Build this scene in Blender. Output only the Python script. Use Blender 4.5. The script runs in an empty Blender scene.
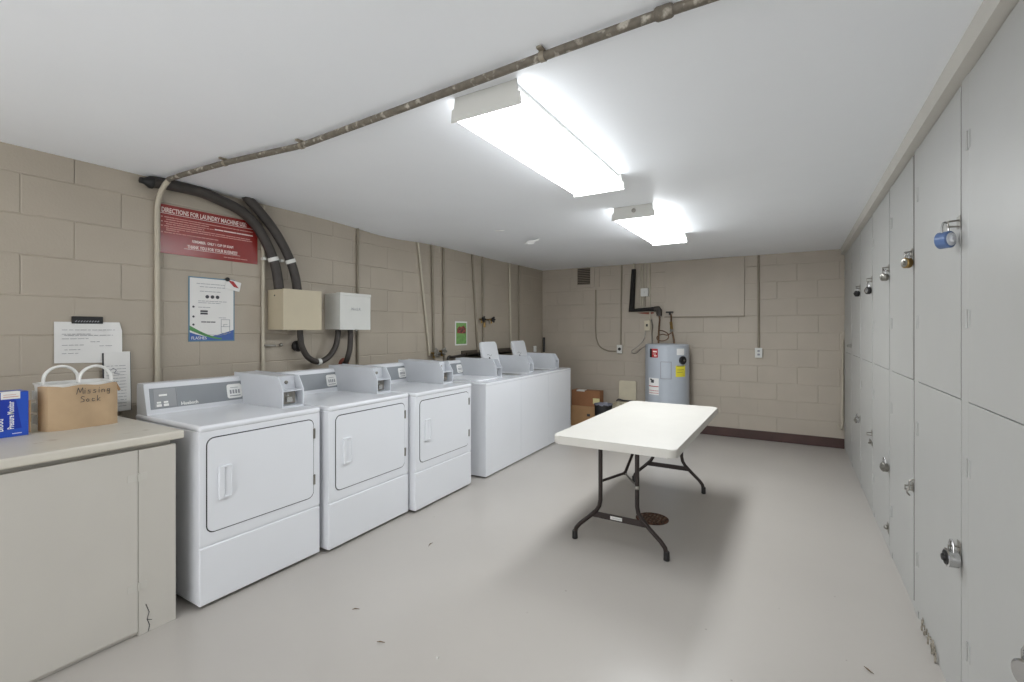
import bpy, bmesh, math, random
from mathutils import Vector, Matrix
random.seed(7)
SC = bpy.context.scene
COL = SC.collection

# ------------------------------------------------------------------ camera, world, exposure
CAMZ = 1.36
cd = bpy.data.cameras.new('camera'); cam = bpy.data.objects.new('camera', cd); COL.objects.link(cam)
cam.location = (0, 0, CAMZ)
cam.rotation_euler = (math.radians(90), 0, math.radians(30.8))
cd.sensor_width = 36; cd.lens = 472 / 1024 * 36; cd.shift_y = -10.5 / 1024
cd.clip_start = 0.02
SC.camera = cam
W = bpy.data.worlds.new('world'); SC.world = W; W.use_nodes = True
bg = W.node_tree.nodes['Background']
bg.inputs['Color'].default_value = (0.97, 0.985, 1.0, 1)
bg.inputs['Strength'].default_value = 1.05          # soft fill light entering by the opening added behind the camera
SC.view_settings.view_transform = 'Standard'; SC.view_settings.look = 'None'
SC.view_settings.gamma = 1; SC.view_settings.use_curve_mapping = False
SC.view_settings.exposure = 1.66
LAMP = 5.5                                           # strength of the ceiling fixtures' lenses

# ------------------------------------------------------------------ materials
def lin(c): return tuple((x / 12.92 if x <= .04045 else ((x + .055) / 1.055) ** 2.4) for x in [v / 255 for v in c])
def mat(name, rgb, rough=.5, metal=0., var=.05, scale=8., bump=0., bscale=60., spec=.5, rgb2=None, mixscale=None, mixlo=.45, mixhi=.6):
    m = bpy.data.materials.new(name); m.use_nodes = True
    nt = m.node_tree; N = nt.nodes; L = nt.links; b = N['Principled BSDF']
    tc = N.new('ShaderNodeTexCoord')
    nz = N.new('ShaderNodeTexNoise'); nz.inputs['Scale'].default_value = scale; nz.inputs['Detail'].default_value = 4
    L.new(tc.outputs['Object'], nz.inputs['Vector'])
    r = N.new('ShaderNodeValToRGB')
    c = lin(rgb)
    r.color_ramp.elements[0].position = .3; r.color_ramp.elements[1].position = .7
    r.color_ramp.elements[0].color = (*[x * (1 - var) for x in c], 1)
    r.color_ramp.elements[1].color = (*[min(1, x * (1 + var)) for x in c], 1)
    L.new(nz.outputs['Fac'], r.inputs['Fac'])
    out = r.outputs['Color']
    if rgb2:
        n2 = N.new('ShaderNodeTexNoise'); n2.inputs['Scale'].default_value = mixscale or 20; n2.inputs['Detail'].default_value = 6
        L.new(tc.outputs['Object'], n2.inputs['Vector'])
        r2 = N.new('ShaderNodeValToRGB'); r2.color_ramp.elements[0].position = mixlo; r2.color_ramp.elements[1].position = mixhi
        L.new(n2.outputs['Fac'], r2.inputs['Fac'])
        mx = N.new('ShaderNodeMixRGB'); mx.inputs['Color2'].default_value = (*lin(rgb2), 1)
        L.new(r2.outputs['Color'], mx.inputs['Fac']); L.new(out, mx.inputs['Color1']); out = mx.outputs['Color']
    L.new(out, b.inputs['Base Color'])
    b.inputs['Roughness'].default_value = rough; b.inputs['Metallic'].default_value = metal
    b.inputs['Specular IOR Level'].default_value = spec
    if bump:
        n3 = N.new('ShaderNodeTexNoise'); n3.inputs['Scale'].default_value = bscale; n3.inputs['Detail'].default_value = 5
        L.new(tc.outputs['Object'], n3.inputs['Vector'])
        bp = N.new('ShaderNodeBump'); bp.inputs['Strength'].default_value = bump; bp.inputs['Distance'].default_value = .004
        L.new(n3.outputs['Fac'], bp.inputs['Height']); L.new(bp.outputs['Normal'], b.inputs['Normal'])
    return m
def emat(name, rgb, s):
    m = bpy.data.materials.new(name); m.use_nodes = True
    nt = m.node_tree; b = nt.nodes['Principled BSDF']
    b.inputs['Base Color'].default_value = (.9, .9, .9, 1); b.inputs['Roughness'].default_value = .35
    n = nt.nodes.new('ShaderNodeTexNoise'); n.inputs['Scale'].default_value = 2.
    r = nt.nodes.new('ShaderNodeValToRGB'); r.color_ramp.elements[0].color = (*[x * .985 for x in rgb], 1); r.color_ramp.elements[1].color = (*rgb, 1)
    nt.links.new(n.outputs['Fac'], r.inputs['Fac']); nt.links.new(r.outputs['Color'], b.inputs['Emission Color'])
    b.inputs['Emission Strength'].default_value = s
    return m

M = {}
M['block'] = mat('painted_block', (174, 164, 149), .5, var=.04, scale=3, bump=.25, bscale=90)
M['block_back'] = mat('painted_block_back', (178, 168, 154), .5, var=.04, scale=3, bump=.25, bscale=90)
M['ceil'] = mat('ceiling_paint', (246, 249, 253), .42, var=.02, scale=2, bump=.12, bscale=25)
M['locker'] = mat('locker_paint', (176, 176, 173), .42, var=.02, scale=4, bump=.05, bscale=30)
M['gapdark'] = mat('gap_shade_dark', (88, 82, 74), .8, var=.15)
M['strip'] = mat('gap_shade_grey', (112, 109, 103), .8, var=.15)
M['trim'] = mat('trim_paint', (196, 193, 185), .45, var=.03)
M['cabinet'] = mat('cabinet_paint', (194, 190, 182), .4, var=.02, scale=3, bump=.04, bscale=25, rgb2=(150, 142, 128), mixscale=9, mixlo=.72, mixhi=.8)
M['counter'] = mat('counter_laminate', (206, 201, 189), .4, var=.03, scale=6, rgb2=(158, 140, 115), mixscale=7, mixlo=.64, mixhi=.78)
M['enamel'] = mat('white_enamel', (226, 228, 232), .28, var=.01, scale=3)
M['enamel_top'] = mat('glossy_white_enamel', (226, 228, 232), .13, var=.01, scale=3)
M['enamel2'] = mat('panel_white_enamel', (212, 214, 218), .32, var=.01)
M['boxgrey'] = mat('coin_box_grey_enamel', (203, 206, 211), .35, var=.02)
M['face'] = mat('control_faceplate_grey', (138, 142, 146), .3, var=.03)
M['face2'] = mat('control_window_grey', (158, 160, 162), .25, var=.03)
M['white'] = mat('white_plastic', (236, 236, 233), .4, var=.02)
M['paper'] = mat('white_paper', (228, 227, 224), .8, var=.02)
M['ink'] = mat('faded_ink', (150, 150, 155), .8)
M['darkink'] = mat('dark_ink', (70, 70, 74), .8)
M['black'] = mat('black_plastic', (28, 27, 27), .5, var=.1)
M['rubber'] = mat('black_rubber_hose', (60, 55, 51), .55, var=.15, scale=20, bump=.3, bscale=200)
M['shadow'] = mat('groove_shade', (52, 52, 54), .7)
M['chrome'] = mat('chrome', (200, 200, 200), .2, 1.)
M['steel'] = mat('worn_steel', (150, 147, 140), .35, .9, var=.15, scale=30)
M['brass'] = mat('brass', (150, 125, 80), .35, .9, var=.2, scale=30)
M['copper'] = mat('old_copper', (120, 95, 75), .45, .7, var=.25, scale=30)
M['conduit'] = mat('painted_conduit', (186, 178, 160), .45, var=.04)
M['conduit_d'] = mat('darker_painted_conduit', (140, 131, 115), .5, var=.08)
M['oldpipe'] = mat('weathered_pipe', (104, 97, 86), .6, var=.25, scale=40, rgb2=(178, 172, 160), mixscale=28, mixlo=.56, mixhi=.68, bump=.3, bscale=80)
M['tan'] = mat('tan_enamel', (192, 181, 156), .45, var=.02)
M['boxwhite'] = mat('grey_white_enamel', (212, 212, 207), .4, var=.02)
M['red'] = mat('red_sign', (140, 46, 42), .2, var=.06, scale=5)
M['redtxt'] = mat('sign_lettering', (236, 222, 216), .5)
M['redtxt2'] = mat('sign_small_lettering', (204, 150, 142), .5)
M['blue'] = mat('blue_print', (38, 82, 190), .35, var=.05)
M['blue2'] = mat('dark_blue_print', (26, 56, 165), .35, var=.05)
M['noticeblue'] = mat('notice_blue', (70, 100, 165), .4)
M['green'] = mat('notice_green', (90, 150, 90), .5)
M['teal'] = mat('notice_border', (95, 130, 150), .5)
M['pgreen'] = mat('poster_green', (120, 165, 95), .6, var=.2, scale=30)
M['pdark'] = mat('poster_dark', (80, 60, 58), .6, var=.5, scale=60, rgb2=(170, 80, 70), mixscale=50)
M['bag'] = mat('brown_paper', (184, 158, 126), .8, var=.07, scale=9, bump=.4, bscale=18)
M['card'] = mat('cardboard', (176, 138, 98), .8, var=.06, scale=6)
M['card2'] = mat('darker_cardboard', (150, 105, 72), .8, var=.08, scale=6)
M['tank'] = mat('tank_enamel', (172, 178, 186), .35, var=.02)
M['yellow'] = mat('yellow_label', (222, 210, 60), .6)
M['redl'] = mat('red_label', (175, 45, 50), .5)
M['tabletop'] = mat('blow_moulded_plastic', (200, 197, 190), .45, var=.015, bump=.06, bscale=200)
M['leg'] = mat('bronze_powder_coat', (46, 37, 34), .38, .3, var=.1)
M['base'] = mat('dark_red_vinyl', (66, 42, 37), .45, var=.2, scale=6)
M['rust'] = mat('rusty_iron', (100, 66, 48), .8, var=.4, scale=40, rgb2=(60, 42, 36), mixscale=60)
M['redrust'] = mat('red_flange', (140, 75, 60), .7, var=.2)
M['cream'] = mat('beige_plastic', (205, 196, 172), .5)
M['blueblk'] = mat('blue_lock_sleeve', (88, 112, 155), .3, var=.1)
M['bagliner'] = mat('bin_liner', (120, 121, 132), .35, var=.1)
M['lens2'] = emat('fixture_lens_far', (.94, .975, 1.0), LAMP * 1.75)
M['lens2_side'] = emat('fixture_lens_far_side', (.94, .975, 1.0), LAMP * .38)
M['lens_side'] = emat('fixture_lens_side', (.94, .975, 1.0), LAMP * .22)
M['lens'] = emat('fixture_lens', (.94, .975, 1.0), LAMP)
M['chip'] = mat('white_flake', (250, 250, 248), .6)
M['dust'] = mat('crumb_brown', (105, 85, 62), .8)

def floor_mat():
    m = mat('floor_paint', (178, 173, 167), .3, var=.035, scale=1.3, bump=.06, bscale=14)
    nt = m.node_tree; N = nt.nodes; L = nt.links; b = N['Principled BSDF']
    src = b.inputs['Base Color'].links[0].from_socket
    tc = N.new('ShaderNodeTexCoord')
    v = N.new('ShaderNodeTexVoronoi'); v.inputs['Scale'].default_value = 7.; v.inputs['Randomness'].default_value = 1
    L.new(tc.outputs['Object'], v.inputs['Vector'])
    wn = N.new('ShaderNodeTexNoise'); wn.inputs['Scale'].default_value = 1.1; L.new(tc.outputs['Object'], wn.inputs['Vector'])
    m1 = N.new('ShaderNodeMath'); m1.operation = 'LESS_THAN'; m1.inputs[1].default_value = .035; L.new(v.outputs['Distance'], m1.inputs[0])
    m2 = N.new('ShaderNodeMath'); m2.operation = 'GREATER_THAN'; m2.inputs[1].default_value = .56; L.new(wn.outputs['Fac'], m2.inputs[0])
    m3 = N.new('ShaderNodeMath'); m3.operation = 'MULTIPLY'; L.new(m1.outputs[0], m3.inputs[0]); L.new(m2.outputs[0], m3.inputs[1])
    m4 = N.new('ShaderNodeMath'); m4.operation = 'MULTIPLY'; m4.inputs[1].default_value = .5; L.new(m3.outputs[0], m4.inputs[0])
    mx = N.new('ShaderNodeMixRGB'); mx.inputs['Color2'].default_value = (*lin((110, 100, 90)), 1)
    L.new(m4.outputs[0], mx.inputs['Fac']); L.new(src, mx.inputs['Color1']); L.new(mx.outputs['Color'], b.inputs['Base Color'])
    return m
M['floor'] = floor_mat()

# ------------------------------------------------------------------ mesh builder helpers
X, Y, Z = Vector((1, 0, 0)), Vector((0, 1, 0)), Vector((0, 0, 1))
def V(*a): return Vector(a)
def bx(b, x0, x1, y0, y1, z0, z1, bev=0., seg=2):
    return ob(b, V(0, 0, 0), X, Y, Z, x0, x1, y0, y1, z0, z1, bev, seg)
def ob(b, O, U, Vv, N, u0, u1, v0, v1, n0, n1, bev=0., seg=2):
    """box in an oriented frame"""
    O, U, Vv, N = Vector(O), Vector(U), Vector(Vv), Vector(N)
    vs = [b.verts.new(O + U * u + Vv * v + N * n) for n in (n0, n1) for v in (v0, v1) for u in (u0, u1)]
    q = [(0, 2, 3, 1), (4, 5, 7, 6), (0, 1, 5, 4), (2, 6, 7, 3), (0, 4, 6, 2), (1, 3, 7, 5)]
    fs = [b.faces.new([vs[i] for i in f]) for f in q]
    if bev > 0:
        es = list({e for f in fs for e in f.edges})
        bmesh.ops.bevel(b, geom=es, offset=bev, segments=seg, profile=.5, affect='EDGES')
def rrect(u0, u1, v0, v1, r, n=5):
    pts = []
    for cx, cy, a in ((u1 - r, v1 - r, 0), (u0 + r, v1 - r, 90), (u0 + r, v0 + r, 180), (u1 - r, v0 + r, 270)):
        for i in range(n + 1):
            t = math.radians(a + 90 * i / n); pts.append((cx + r * math.cos(t), cy + r * math.sin(t)))
    return pts
def prism(b, pts, O, U, Vv, N, n0, n1, bev=0., seg=2):
    """polygon in the U,V plane extruded along N"""
    O, U, Vv, N = Vector(O), Vector(U), Vector(Vv), Vector(N)
    lo = [b.verts.new(O + U * p[0] + Vv * p[1] + N * n0) for p in pts]
    hi = [b.verts.new(O + U * p[0] + Vv * p[1] + N * n1) for p in pts]
    f0 = b.faces.new(lo[::-1]); f1 = b.faces.new(hi); k = len(pts)
    for i in range(k): b.faces.new([lo[i], lo[(i + 1) % k], hi[(i + 1) % k], hi[i]])
    if bev > 0:
        es = list(f1.edges) + list(f0.edges)
        bmesh.ops.bevel(b, geom=es, offset=bev, segments=seg, profile=.5, affect='EDGES')
def smooth_path(pts, n=8):
    P = [Vector(p) for p in pts]
    if len(P) < 3: return P
    out = []
    for i in range(len(P) - 1):
        p0 = P[max(i - 1, 0)]; p1 = P[i]; p2 = P[i + 1]; p3 = P[min(i + 2, len(P) - 1)]
        for j in range(n):
            t = j / n
            out.append(.5 * ((2 * p1) + (p2 - p0) * t + (2 * p0 - 5 * p1 + 4 * p2 - p3) * t * t + (3 * p1 - p0 - 3 * p2 + p3) * t ** 3))
    out.append(P[-1]); return out
def tube(b, pts, r, seg=12, smooth=False, flat=None, caps=True):
    P = smooth_path(pts) if smooth else [Vector(p) for p in pts]
    n = None; rings = []
    for i, p in enumerate(P):
        t = (P[min(i + 1, len(P) - 1)] - P[max(i - 1, 0)]).normalized()
        if n is None:
            n = t.cross(Z if abs(t.z) < .9 else X).normalized()
        n = (n - t * n.dot(t)).normalized(); bn = t.cross(n)
        k = 1.
        if 0 < i < len(P) - 1:
            a = (P[i] - P[i - 1]).normalized(); c = (P[i + 1] - P[i]).normalized()
            k = 1 / max(.5, math.cos(a.angle(c, 0) / 2))
        rr = r[i] if isinstance(r, (list, tuple)) else r
        rings.append([b.verts.new(p + (n * math.cos(2 * math.pi * j / seg) * (flat or 1) + bn * math.sin(2 * math.pi * j / seg)) * rr * (k if not smooth else 1)) for j in range(seg)])
    for i in range(len(rings) - 1):
        for j in range(seg):
            b.faces.new([rings[i][j], rings[i][(j + 1) % seg], rings[i + 1][(j + 1) % seg], rings[i + 1][j]])
    if caps:
        b.faces.new(rings[0][::-1]); b.faces.new(rings[-1])
def lathe(b, c, prof, seg=32, axis=Z):
    """prof: list of (radius, height) from bottom to top, about an axis"""
    c = Vector(c); A = Vector(axis); u = A.cross(Y if abs(A.y) < .9 else X).normalized(); w = A.cross(u)
    rings = []
    for r, h in prof:
        if r < 1e-5: rings.append([b.verts.new(c + A * h)])
        else: rings.append([b.verts.new(c + A * h + (u * math.cos(2 * math.pi * j / seg) + w * math.sin(2 * math.pi * j / seg)) * r) for j in range(seg)])
    for i in range(len(rings) - 1):
        a, d = rings[i], rings[i + 1]
        for j in range(seg):
            k = (j + 1) % seg
            if len(a) == 1 and len(d) == 1: continue
            if len(a) == 1: b.faces.new([a[0], d[k], d[j]])
            elif len(d) == 1: b.faces.new([a[j], a[k], d[0]])
            else: b.faces.new([a[j], a[k], d[k], d[j]])
    if len(rings[0]) > 1: b.faces.new(rings[0][::-1])
    if len(rings[-1]) > 1: b.faces.new(rings[-1])
def cyl(b, p0, p1, r, seg=20): tube(b, [p0, p1], r, seg)
def ball(b, c, r, s=(1, 1, 1)):
    bmesh.ops.create_uvsphere(b, u_segments=16, v_segments=10, radius=r, matrix=Matrix.Translation(Vector(c)) @ Matrix.Diagonal((*s, 1)))
def NB(): return bmesh.new()

def wloc(o):
    v = Vector((0, 0, 0))
    while o: v += o.location; o = o.parent
    return v
def obj(name, b, m, parent=None, org=None):
    """link a bmesh (world coordinates) as one mesh object; origin goes to org, else the base centre"""
    bmesh.ops.recalc_face_normals(b, faces=b.faces)
    me = bpy.data.meshes.new(name); b.to_mesh(me); b.free()
    for p in me.polygons: p.use_smooth = True
    me.set_sharp_from_angle(angle=math.radians(32))
    me.materials.append(M[m] if isinstance(m, str) else m)
    vs = [v.co for v in me.vertices]
    if org is None:
        lo = [min(v[i] for v in vs) for i in range(3)]; hi = [max(v[i] for v in vs) for i in range(3)]
        org = V((lo[0] + hi[0]) / 2, (lo[1] + hi[1]) / 2, lo[2])
    org = Vector(org)
    me.transform(Matrix.Translation(-org))
    o = bpy.data.objects.new(name, me); COL.objects.link(o)
    wn = o.modifiers.new('weighted_normal', 'WEIGHTED_NORMAL'); wn.keep_sharp = True
    if parent:
        o.parent = parent; o.location = org - wloc(parent)
    else: o.location = org
    return o
def tag(o, label, cat, group=None):
    o['label'] = label; o['category'] = cat
    if group: o['group'] = group
    return o
def thing(name, loc, label, cat, group=None):
    o = bpy.data.objects.new(name, None); COL.objects.link(o); o.location = loc; o.empty_display_size = .05
    return tag(o, label, cat, group)
def struct(name, b, m, org=None):
    o = obj(name, b, m, None, org); o['kind'] = 'structure'
    o.modifiers.clear()
    for p in o.data.polygons: p.use_smooth = False
    return o
def lettering(b, s, O, U, Vv, size, align='LEFT', ext=.0004, sx=1., bold=0.):
    cu = bpy.data.curves.new('lettering', 'FONT'); cu.body = s; cu.size = size; cu.extrude = ext; cu.align_x = align; cu.offset = bold
    cu.resolution_u = 2
    t = bpy.data.objects.new('lettering', cu); COL.objects.link(t)
    bpy.context.view_layer.update()
    me = bpy.data.meshes.new_from_object(t.evaluated_get(bpy.context.evaluated_depsgraph_get()))
    U, Vv = Vector(U), Vector(Vv); N = U.cross(Vv)
    O = Vector(O)
    mt = Matrix(((U.x * sx, Vv.x, N.x, O.x), (U.y * sx, Vv.y, N.y, O.y), (U.z * sx, Vv.z, N.z, O.z), (0, 0, 0, 1)))
    me.transform(mt); b.from_mesh(me)
    bpy.data.objects.remove(t); bpy.data.meshes.remove(me); bpy.data.curves.remove(cu)
def strokes(b, O, U, Vv, lines, w, n=.0006):
    """flat ink lines in the U,V plane"""
    O, U, Vv = Vector(O), Vector(U), Vector(Vv); N = U.cross(Vv)
    for ln in lines:
        for i in range(len(ln) - 1):
            a, c = Vector(ln[i]), Vector(ln[i + 1]); d = (c - a)
            if d.length < 1e-6: continue
            d.normalize(); ob(b, O + U * a.x + Vv * a.y, U * d.x + Vv * d.y, Vv * d.x - U * d.y, N, -w * .3, (c - a).length + w * .3, -w / 2, w / 2, 0, n)
def scribble(b, O, U, Vv, rows, w):
    """rows of illegible small print: (u0,u1,v)"""
    ln = []
    for u0, u1, v in rows:
        u = u0
        while u < u1:
            e = min(u1, u + random.uniform(.3, 1.) * .03); ln.append([(u, v), (e, v)]); u = e + random.uniform(.004, .008)
    strokes(b, O, U, Vv, ln, w)

# ------------------------------------------------------------------ the setting
LX, RX, BY, CZ, FY = -3.39, .505, 6.62, 2.30, -1.6
b = NB(); bx(b, LX - .2, RX + .5, FY - .2, BY + .2, -.12, 0); struct('floor', b, 'floor')
# ceiling: a slab whose plaster sags a little over the left wall
b = NB()
nx, ny = 40, 70
g = [[None] * (ny + 1) for _ in range(nx + 1)]
for i in range(nx + 1):
    for j in range(ny + 1):
        x = LX - .2 + (RX + .7 - LX) * i / nx; y = FY - .2 + (BY + .4 - FY) * j / ny
        z = CZ - .035 * math.exp(-((y - 3.3) / .45) ** 2 - ((x - LX) / .3) ** 2) - .006 * math.exp(-((y - 5.2) / .8) ** 2 - ((x - LX) / .4) ** 2)
        g[i][j] = b.verts.new((x, y, z))
for i in range(nx):
    for j in range(ny): b.faces.new([g[i][j], g[i][j + 1], g[i + 1][j + 1], g[i + 1][j]])
r = bmesh.ops.extrude_face_region(b, geom=list(b.faces))
bmesh.ops.translate(b, verts=[v for v in r['geom'] if isinstance(v, bmesh.types.BMVert)], vec=(0, 0, .15))
struct('ceiling', b, 'ceil')

def block_wall(b, O, U, N, u0, u1, zs, joint):
    """courses of painted concrete block with shallow joints; joint(k) gives one head-joint position of course k"""
    O, U, N = Vector(O), Vector(U), Vector(N); P = .422
    for k in range(len(zs) - 1):
        z1, z0 = zs[k], zs[k + 1]
        j0 = joint(k); s = j0 - P * math.ceil((j0 - u0) / P)
        while s < u1:
            a, e = max(s, u0), min(s + P, u1); s += P
            if e - a < .01: continue
            hd = random.choice((.0007, .0015, .0028, .004)); dd = .004
            jw, hw = .0055, .0055
            o = [(a, z0), (e, z0), (e, z1), (a, z1)]
            i_ = [(a + hw, z0 + jw), (e - hw, z0 + jw), (e - hw, z1 - jw), (a + hw, z1 - jw)]
            pr = random.uniform(-.0008, .0008)
            vi = [b.verts.new(O + U * p[0] + Z * p[1] + N * pr) for p in i_]
            vo = [b.verts.new(O + U * p[0] + Z * p[1] - N * dd) for p in o]
            vm = [b.verts.new(O + U * p[0] + Z * p[1] - N * hd) for p in ((a, z0 + jw), (e, z0 + jw), (e, z1 - jw), (a, z1 - jw))]
            b.faces.new(vi)
            b.faces.new([vo[0], vo[1], vm[1], vi[1], vi[0], vm[0]]); b.faces.new([vo[2], vo[3], vm[3], vi[3], vi[2], vm[2]])
            b.faces.new([vm[1], vm[2], vi[2], vi[1]]); b.faces.new([vm[3], vm[0], vi[0], vi[3]])
zs = [2.37] + [2.165 - .2075 * k for k in range(0, 11)] + [0.0]
zs = [z for z in zs if z >= 0]
b = NB(); block_wall(b, (LX, 0, 0), Y, X, FY, BY + .0, zs, lambda k: .998 if k % 2 == 0 else 1.208)
bx(b, LX - .15, LX - .006, FY - .15, BY + .15, 0, 2.4)
struct('wall_left', b, 'block')
b = NB(); block_wall(b, (0, BY, 0), X, -Y, LX, RX + .1, zs, lambda k: -.171 if k % 2 == 0 else .04)
bx(b, LX - .15, RX + .3, BY + .006, BY + .15, 0, 2.4)
struct('wall_back', b, 'block_back')
b = NB(); bx(b, RX + .055, RX + .2, FY - .15, BY + .15, 0, 2.4); struct('wall_right', b, 'locker')
# unseen rear wall; its wide opening is added to let in fill light
b = NB(); bx(b, LX - .15, -2.9, FY - .15, FY, 0, 2.4); bx(b, .25, RX + .2, FY - .15, FY, 0, 2.4); bx(b, -2.9, .25, FY - .15, FY, 2.15, 2.4)
struct('wall_rear', b, 'block')
b = NB(); bx(b, -1.15, RX - .001, BY - .014, BY - .001, 0, .115, .003); struct('baseboard_back', b, 'base')
b = NB(); prism(b, [(.47, 2.232), (RX + .03, 2.222), (RX + .03, 2.30), (.465, 2.30)], (0, 0, 0), X, Z, Y, FY, BY - .002, .003); struct('trim_1', b, 'trim')

# ------------------------------------------------------------------ right-hand wall of locker cupboards
def locker(y0, y1, label, lower_split=1.12, hasp_u=1.74, hasp_l=.6, plain=False, gapw=.022):
    """face frame stile on the far side, two inset doors hinged on it, hasps on the near edge"""
    t = thing('locker_cupboard', (RX + .02, (y0 + y1) / 2, 0), label, 'cupboard', 'painted locker cupboards along the right wall')
    f = NB(); s = y1 - .075
    bx(f, RX, RX + .05, s + .003, y1 - .0008, .0, 2.232, .0015)                       # stile
    bx(f, RX + .004, RX + .05, y0 + .001, s + .003, 0, .035, .001)             # sill
    obj('face_frame', f, 'locker', t)
    f = NB(); bx(f, RX + .042, RX + .05, y0 + .001, s + .002, .036, 2.232); obj('gap_shade_back', f, 'gapdark', t)      # backing coloured dark to give the door gaps their shade
    for nm, z0, z1, g in (('upper_door', lower_split, 2.219, gapw), ('lower_door', .04, lower_split - .003, gapw * .6)):
        d = NB(); bx(d, RX - .001, RX + .018, y0 + g, s - .0015, z0, z1, .002)
        do = obj(nm, d, 'locker', t)
        if not plain:
            e = NB(); bx(e, RX + .002, RX + .0175, y0 + .0025, y0 + g, z0 + .002, z1 - .002); obj('edge_strip', e, 'strip', do)   # dark strip painting the gap's shade along the opening edge
        for hz in ((z0 + .28, z1 - .22) if nm == 'upper_door' else (z0 + .24, z1 - .22)):
            h = NB(); ob(h, (RX - .001, s - .012, hz), Y, Z, -X, -.012, .006, -.03, .03, 0, .0022, .0008)
            cyl(h, (RX - .004, s + .001, hz - .032), (RX - .004, s + .001, hz + .032), .0035, 8)
            obj('hinge', h, 'locker', do)
        if not plain:
            hz = hasp_u if nm == 'upper_door' else hasp_l
            if hz:
                h = NB(); ob(h, (RX - .001, y0 + g + .004, hz), Y, Z, -X, -.012, .028, -.014, .03, 0, .0025, .0008)
                tube(h, [(RX - .001, y0 + g + .004, hz + .014), (RX - .032, y0 + g + .004, hz + .012), (RX - .032, y0 + g + .004, hz - .006), (RX - .001, y0 + g + .004, hz - .008)], .003, 8)
                obj('hasp', h, 'steel', do)
    return t
NAMES = [
    (.745, 1.482, 'first grey locker cupboard from the camera, mostly outside the right edge of the photo', True),
    (1.482, 2.222, 'nearest visible grey locker cupboard, at the right edge of the photo', False),
    (2.222, 2.968, 'grey locker cupboard whose tall upper door carries the blue padlock', False),
    (2.968, 3.651, 'grey locker cupboard just beyond the blue padlock one, wide dark gap at its near edge', False),
    (3.651, 4.384, 'third grey locker cupboard counting from the blue padlock cupboard', False),
    (4.384, 5.113, 'grey locker cupboard with the black and silver padlock on its upper door', False),
    (5.113, 5.86, 'grey locker cupboard with the small all-black padlock on its upper door', False),
    (5.86, 6.60, 'farthest grey locker cupboard, against the back block wall', False)]
for i, (a, c, lb, pl) in enumerate(NAMES):
    locker(a, c, lb, 1.12, hasp_u=(1.2 if i == 7 else 1.735), hasp_l=(None if i in (4, 7) else .585), plain=pl,
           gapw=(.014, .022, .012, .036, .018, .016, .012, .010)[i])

def padlock(y, z, label, r=.026, body='brass', face='steel', dial=True, shack=.03, tilt=0., w=.026, out=.022):
    """a round padlock hanging by its shackle from a hasp, flat against the door; faces out from it"""
    x = RX - out
    t = thing('padlock', (x, y, z), label, 'padlock', 'padlocks on the locker doors')
    A = Vector((-math.cos(tilt), -math.sin(tilt), 0)); U = Vector((-math.sin(tilt), math.cos(tilt), 0))
    C = Vector((x - .002, y, z))
    s = NB(); tube(s, [C + U * -r * .5 + Z * r * .5, C + U * -r * .5 + Z * (r + shack * .5), C + U * -r * .3 + Z * (r + shack * .9), C + Z * (r + shack),
                       C + U * r * .3 + Z * (r + shack * .9), C + U * r * .5 + Z * (r + shack * .5), C + U * r * .5 + Z * r * .5], .0035, 10)
    obj('shackle', s, 'chrome', t)
    k = NB(); lathe(k, C - A * w * .5, [(r * .86, 0), (r, .003), (r, w - .003), (r * .86, w)], 28, A); obj('lock_body', k, body, t)
    if dial:
        k = NB(); lathe(k, C + A * w * .5, [(r * .78, 0), (r * .76, .002), (r * .6, .003), (r * .42, .003), (r * .36, .010), (0, .0105)], 28, A); obj('dial', k, face, t)
    return t
padlock(2.246, 1.684, 'blue combination padlock hanging from the nearest tall upper door', .030, 'blueblk', 'boxgrey', True, .034, 2.35, .038, .036)
padlock(2.996, 1.693, 'tarnished brass padlock on the upper door next beyond the blue padlock', .026, 'brass', 'steel', True, .026, .5)
padlock(3.672, 1.688, 'grey steel padlock on an upper door between the brass padlock and the black-and-silver one', .024, 'steel', 'steel', True, .026, .5)
padlock(4.404, 1.66, 'black and silver padlock hanging on an upper door, second farthest of the uppers', .028, 'black', 'chrome', True, .035, .3)
padlock(5.127, 1.685, 'small all-black padlock, farthest of those on the upper doors', .026, 'black', 'black', True, .026, .4)
padlock(2.232, .555, 'silver padlock with a black dial low on the nearest dark vertical gap', .032, 'chrome', 'black', True, .032, .12, .034)
padlock(3.668, .52, 'silver padlock on a lower door between the hooked hasp and the long flat hasp', .028, 'steel', 'steel', True, .03, .4)
padlock(5.127, .57, 'bright silver padlock, farthest of those on the lower doors', .026, 'chrome', 'steel', True, .03, .3)
padlock(1.585, .545, 'chrome padlock half cut off by the right edge of the photo', .034, 'chrome', 'chrome', False, .03, .5, .03)
# stray hardware on the lower doors
b = NB(); ob(b, (RX - .002, 4.43, .52), Y, Z, -X, -.07, .07, -.014, .014, 0, .006, .002); cyl(b, (RX - .002, 4.40, .52), (RX - .025, 4.40, .52), .006, 10)
tag(obj('flat_hasp', b, 'steel'), 'long flat steel hasp lying sideways on a far lower locker door', 'hasp')
b = NB(); ob(b, (RX - .0012, 3.695, .14), Y, Z, -X, -.025, .03, -.03, .03, 0, .003, .001); ball(b, (RX - .012, 3.69, .145), .014)
tag(obj('door_latch', b, 'steel'), 'small tarnished latch near the floor on a lower locker door', 'latch')
b = NB(); tube(b, [(RX - .001, 2.955, .64), (RX - .02, 2.955, .63), (RX - .022, 2.955, .6), (RX - .03, 2.955, .575), (RX - .02, 2.955, .56)], .004, 8, True)
tag(obj('hook', b, 'steel'), 'bent wire hook at the near edge of a lower locker door', 'hook')
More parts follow.
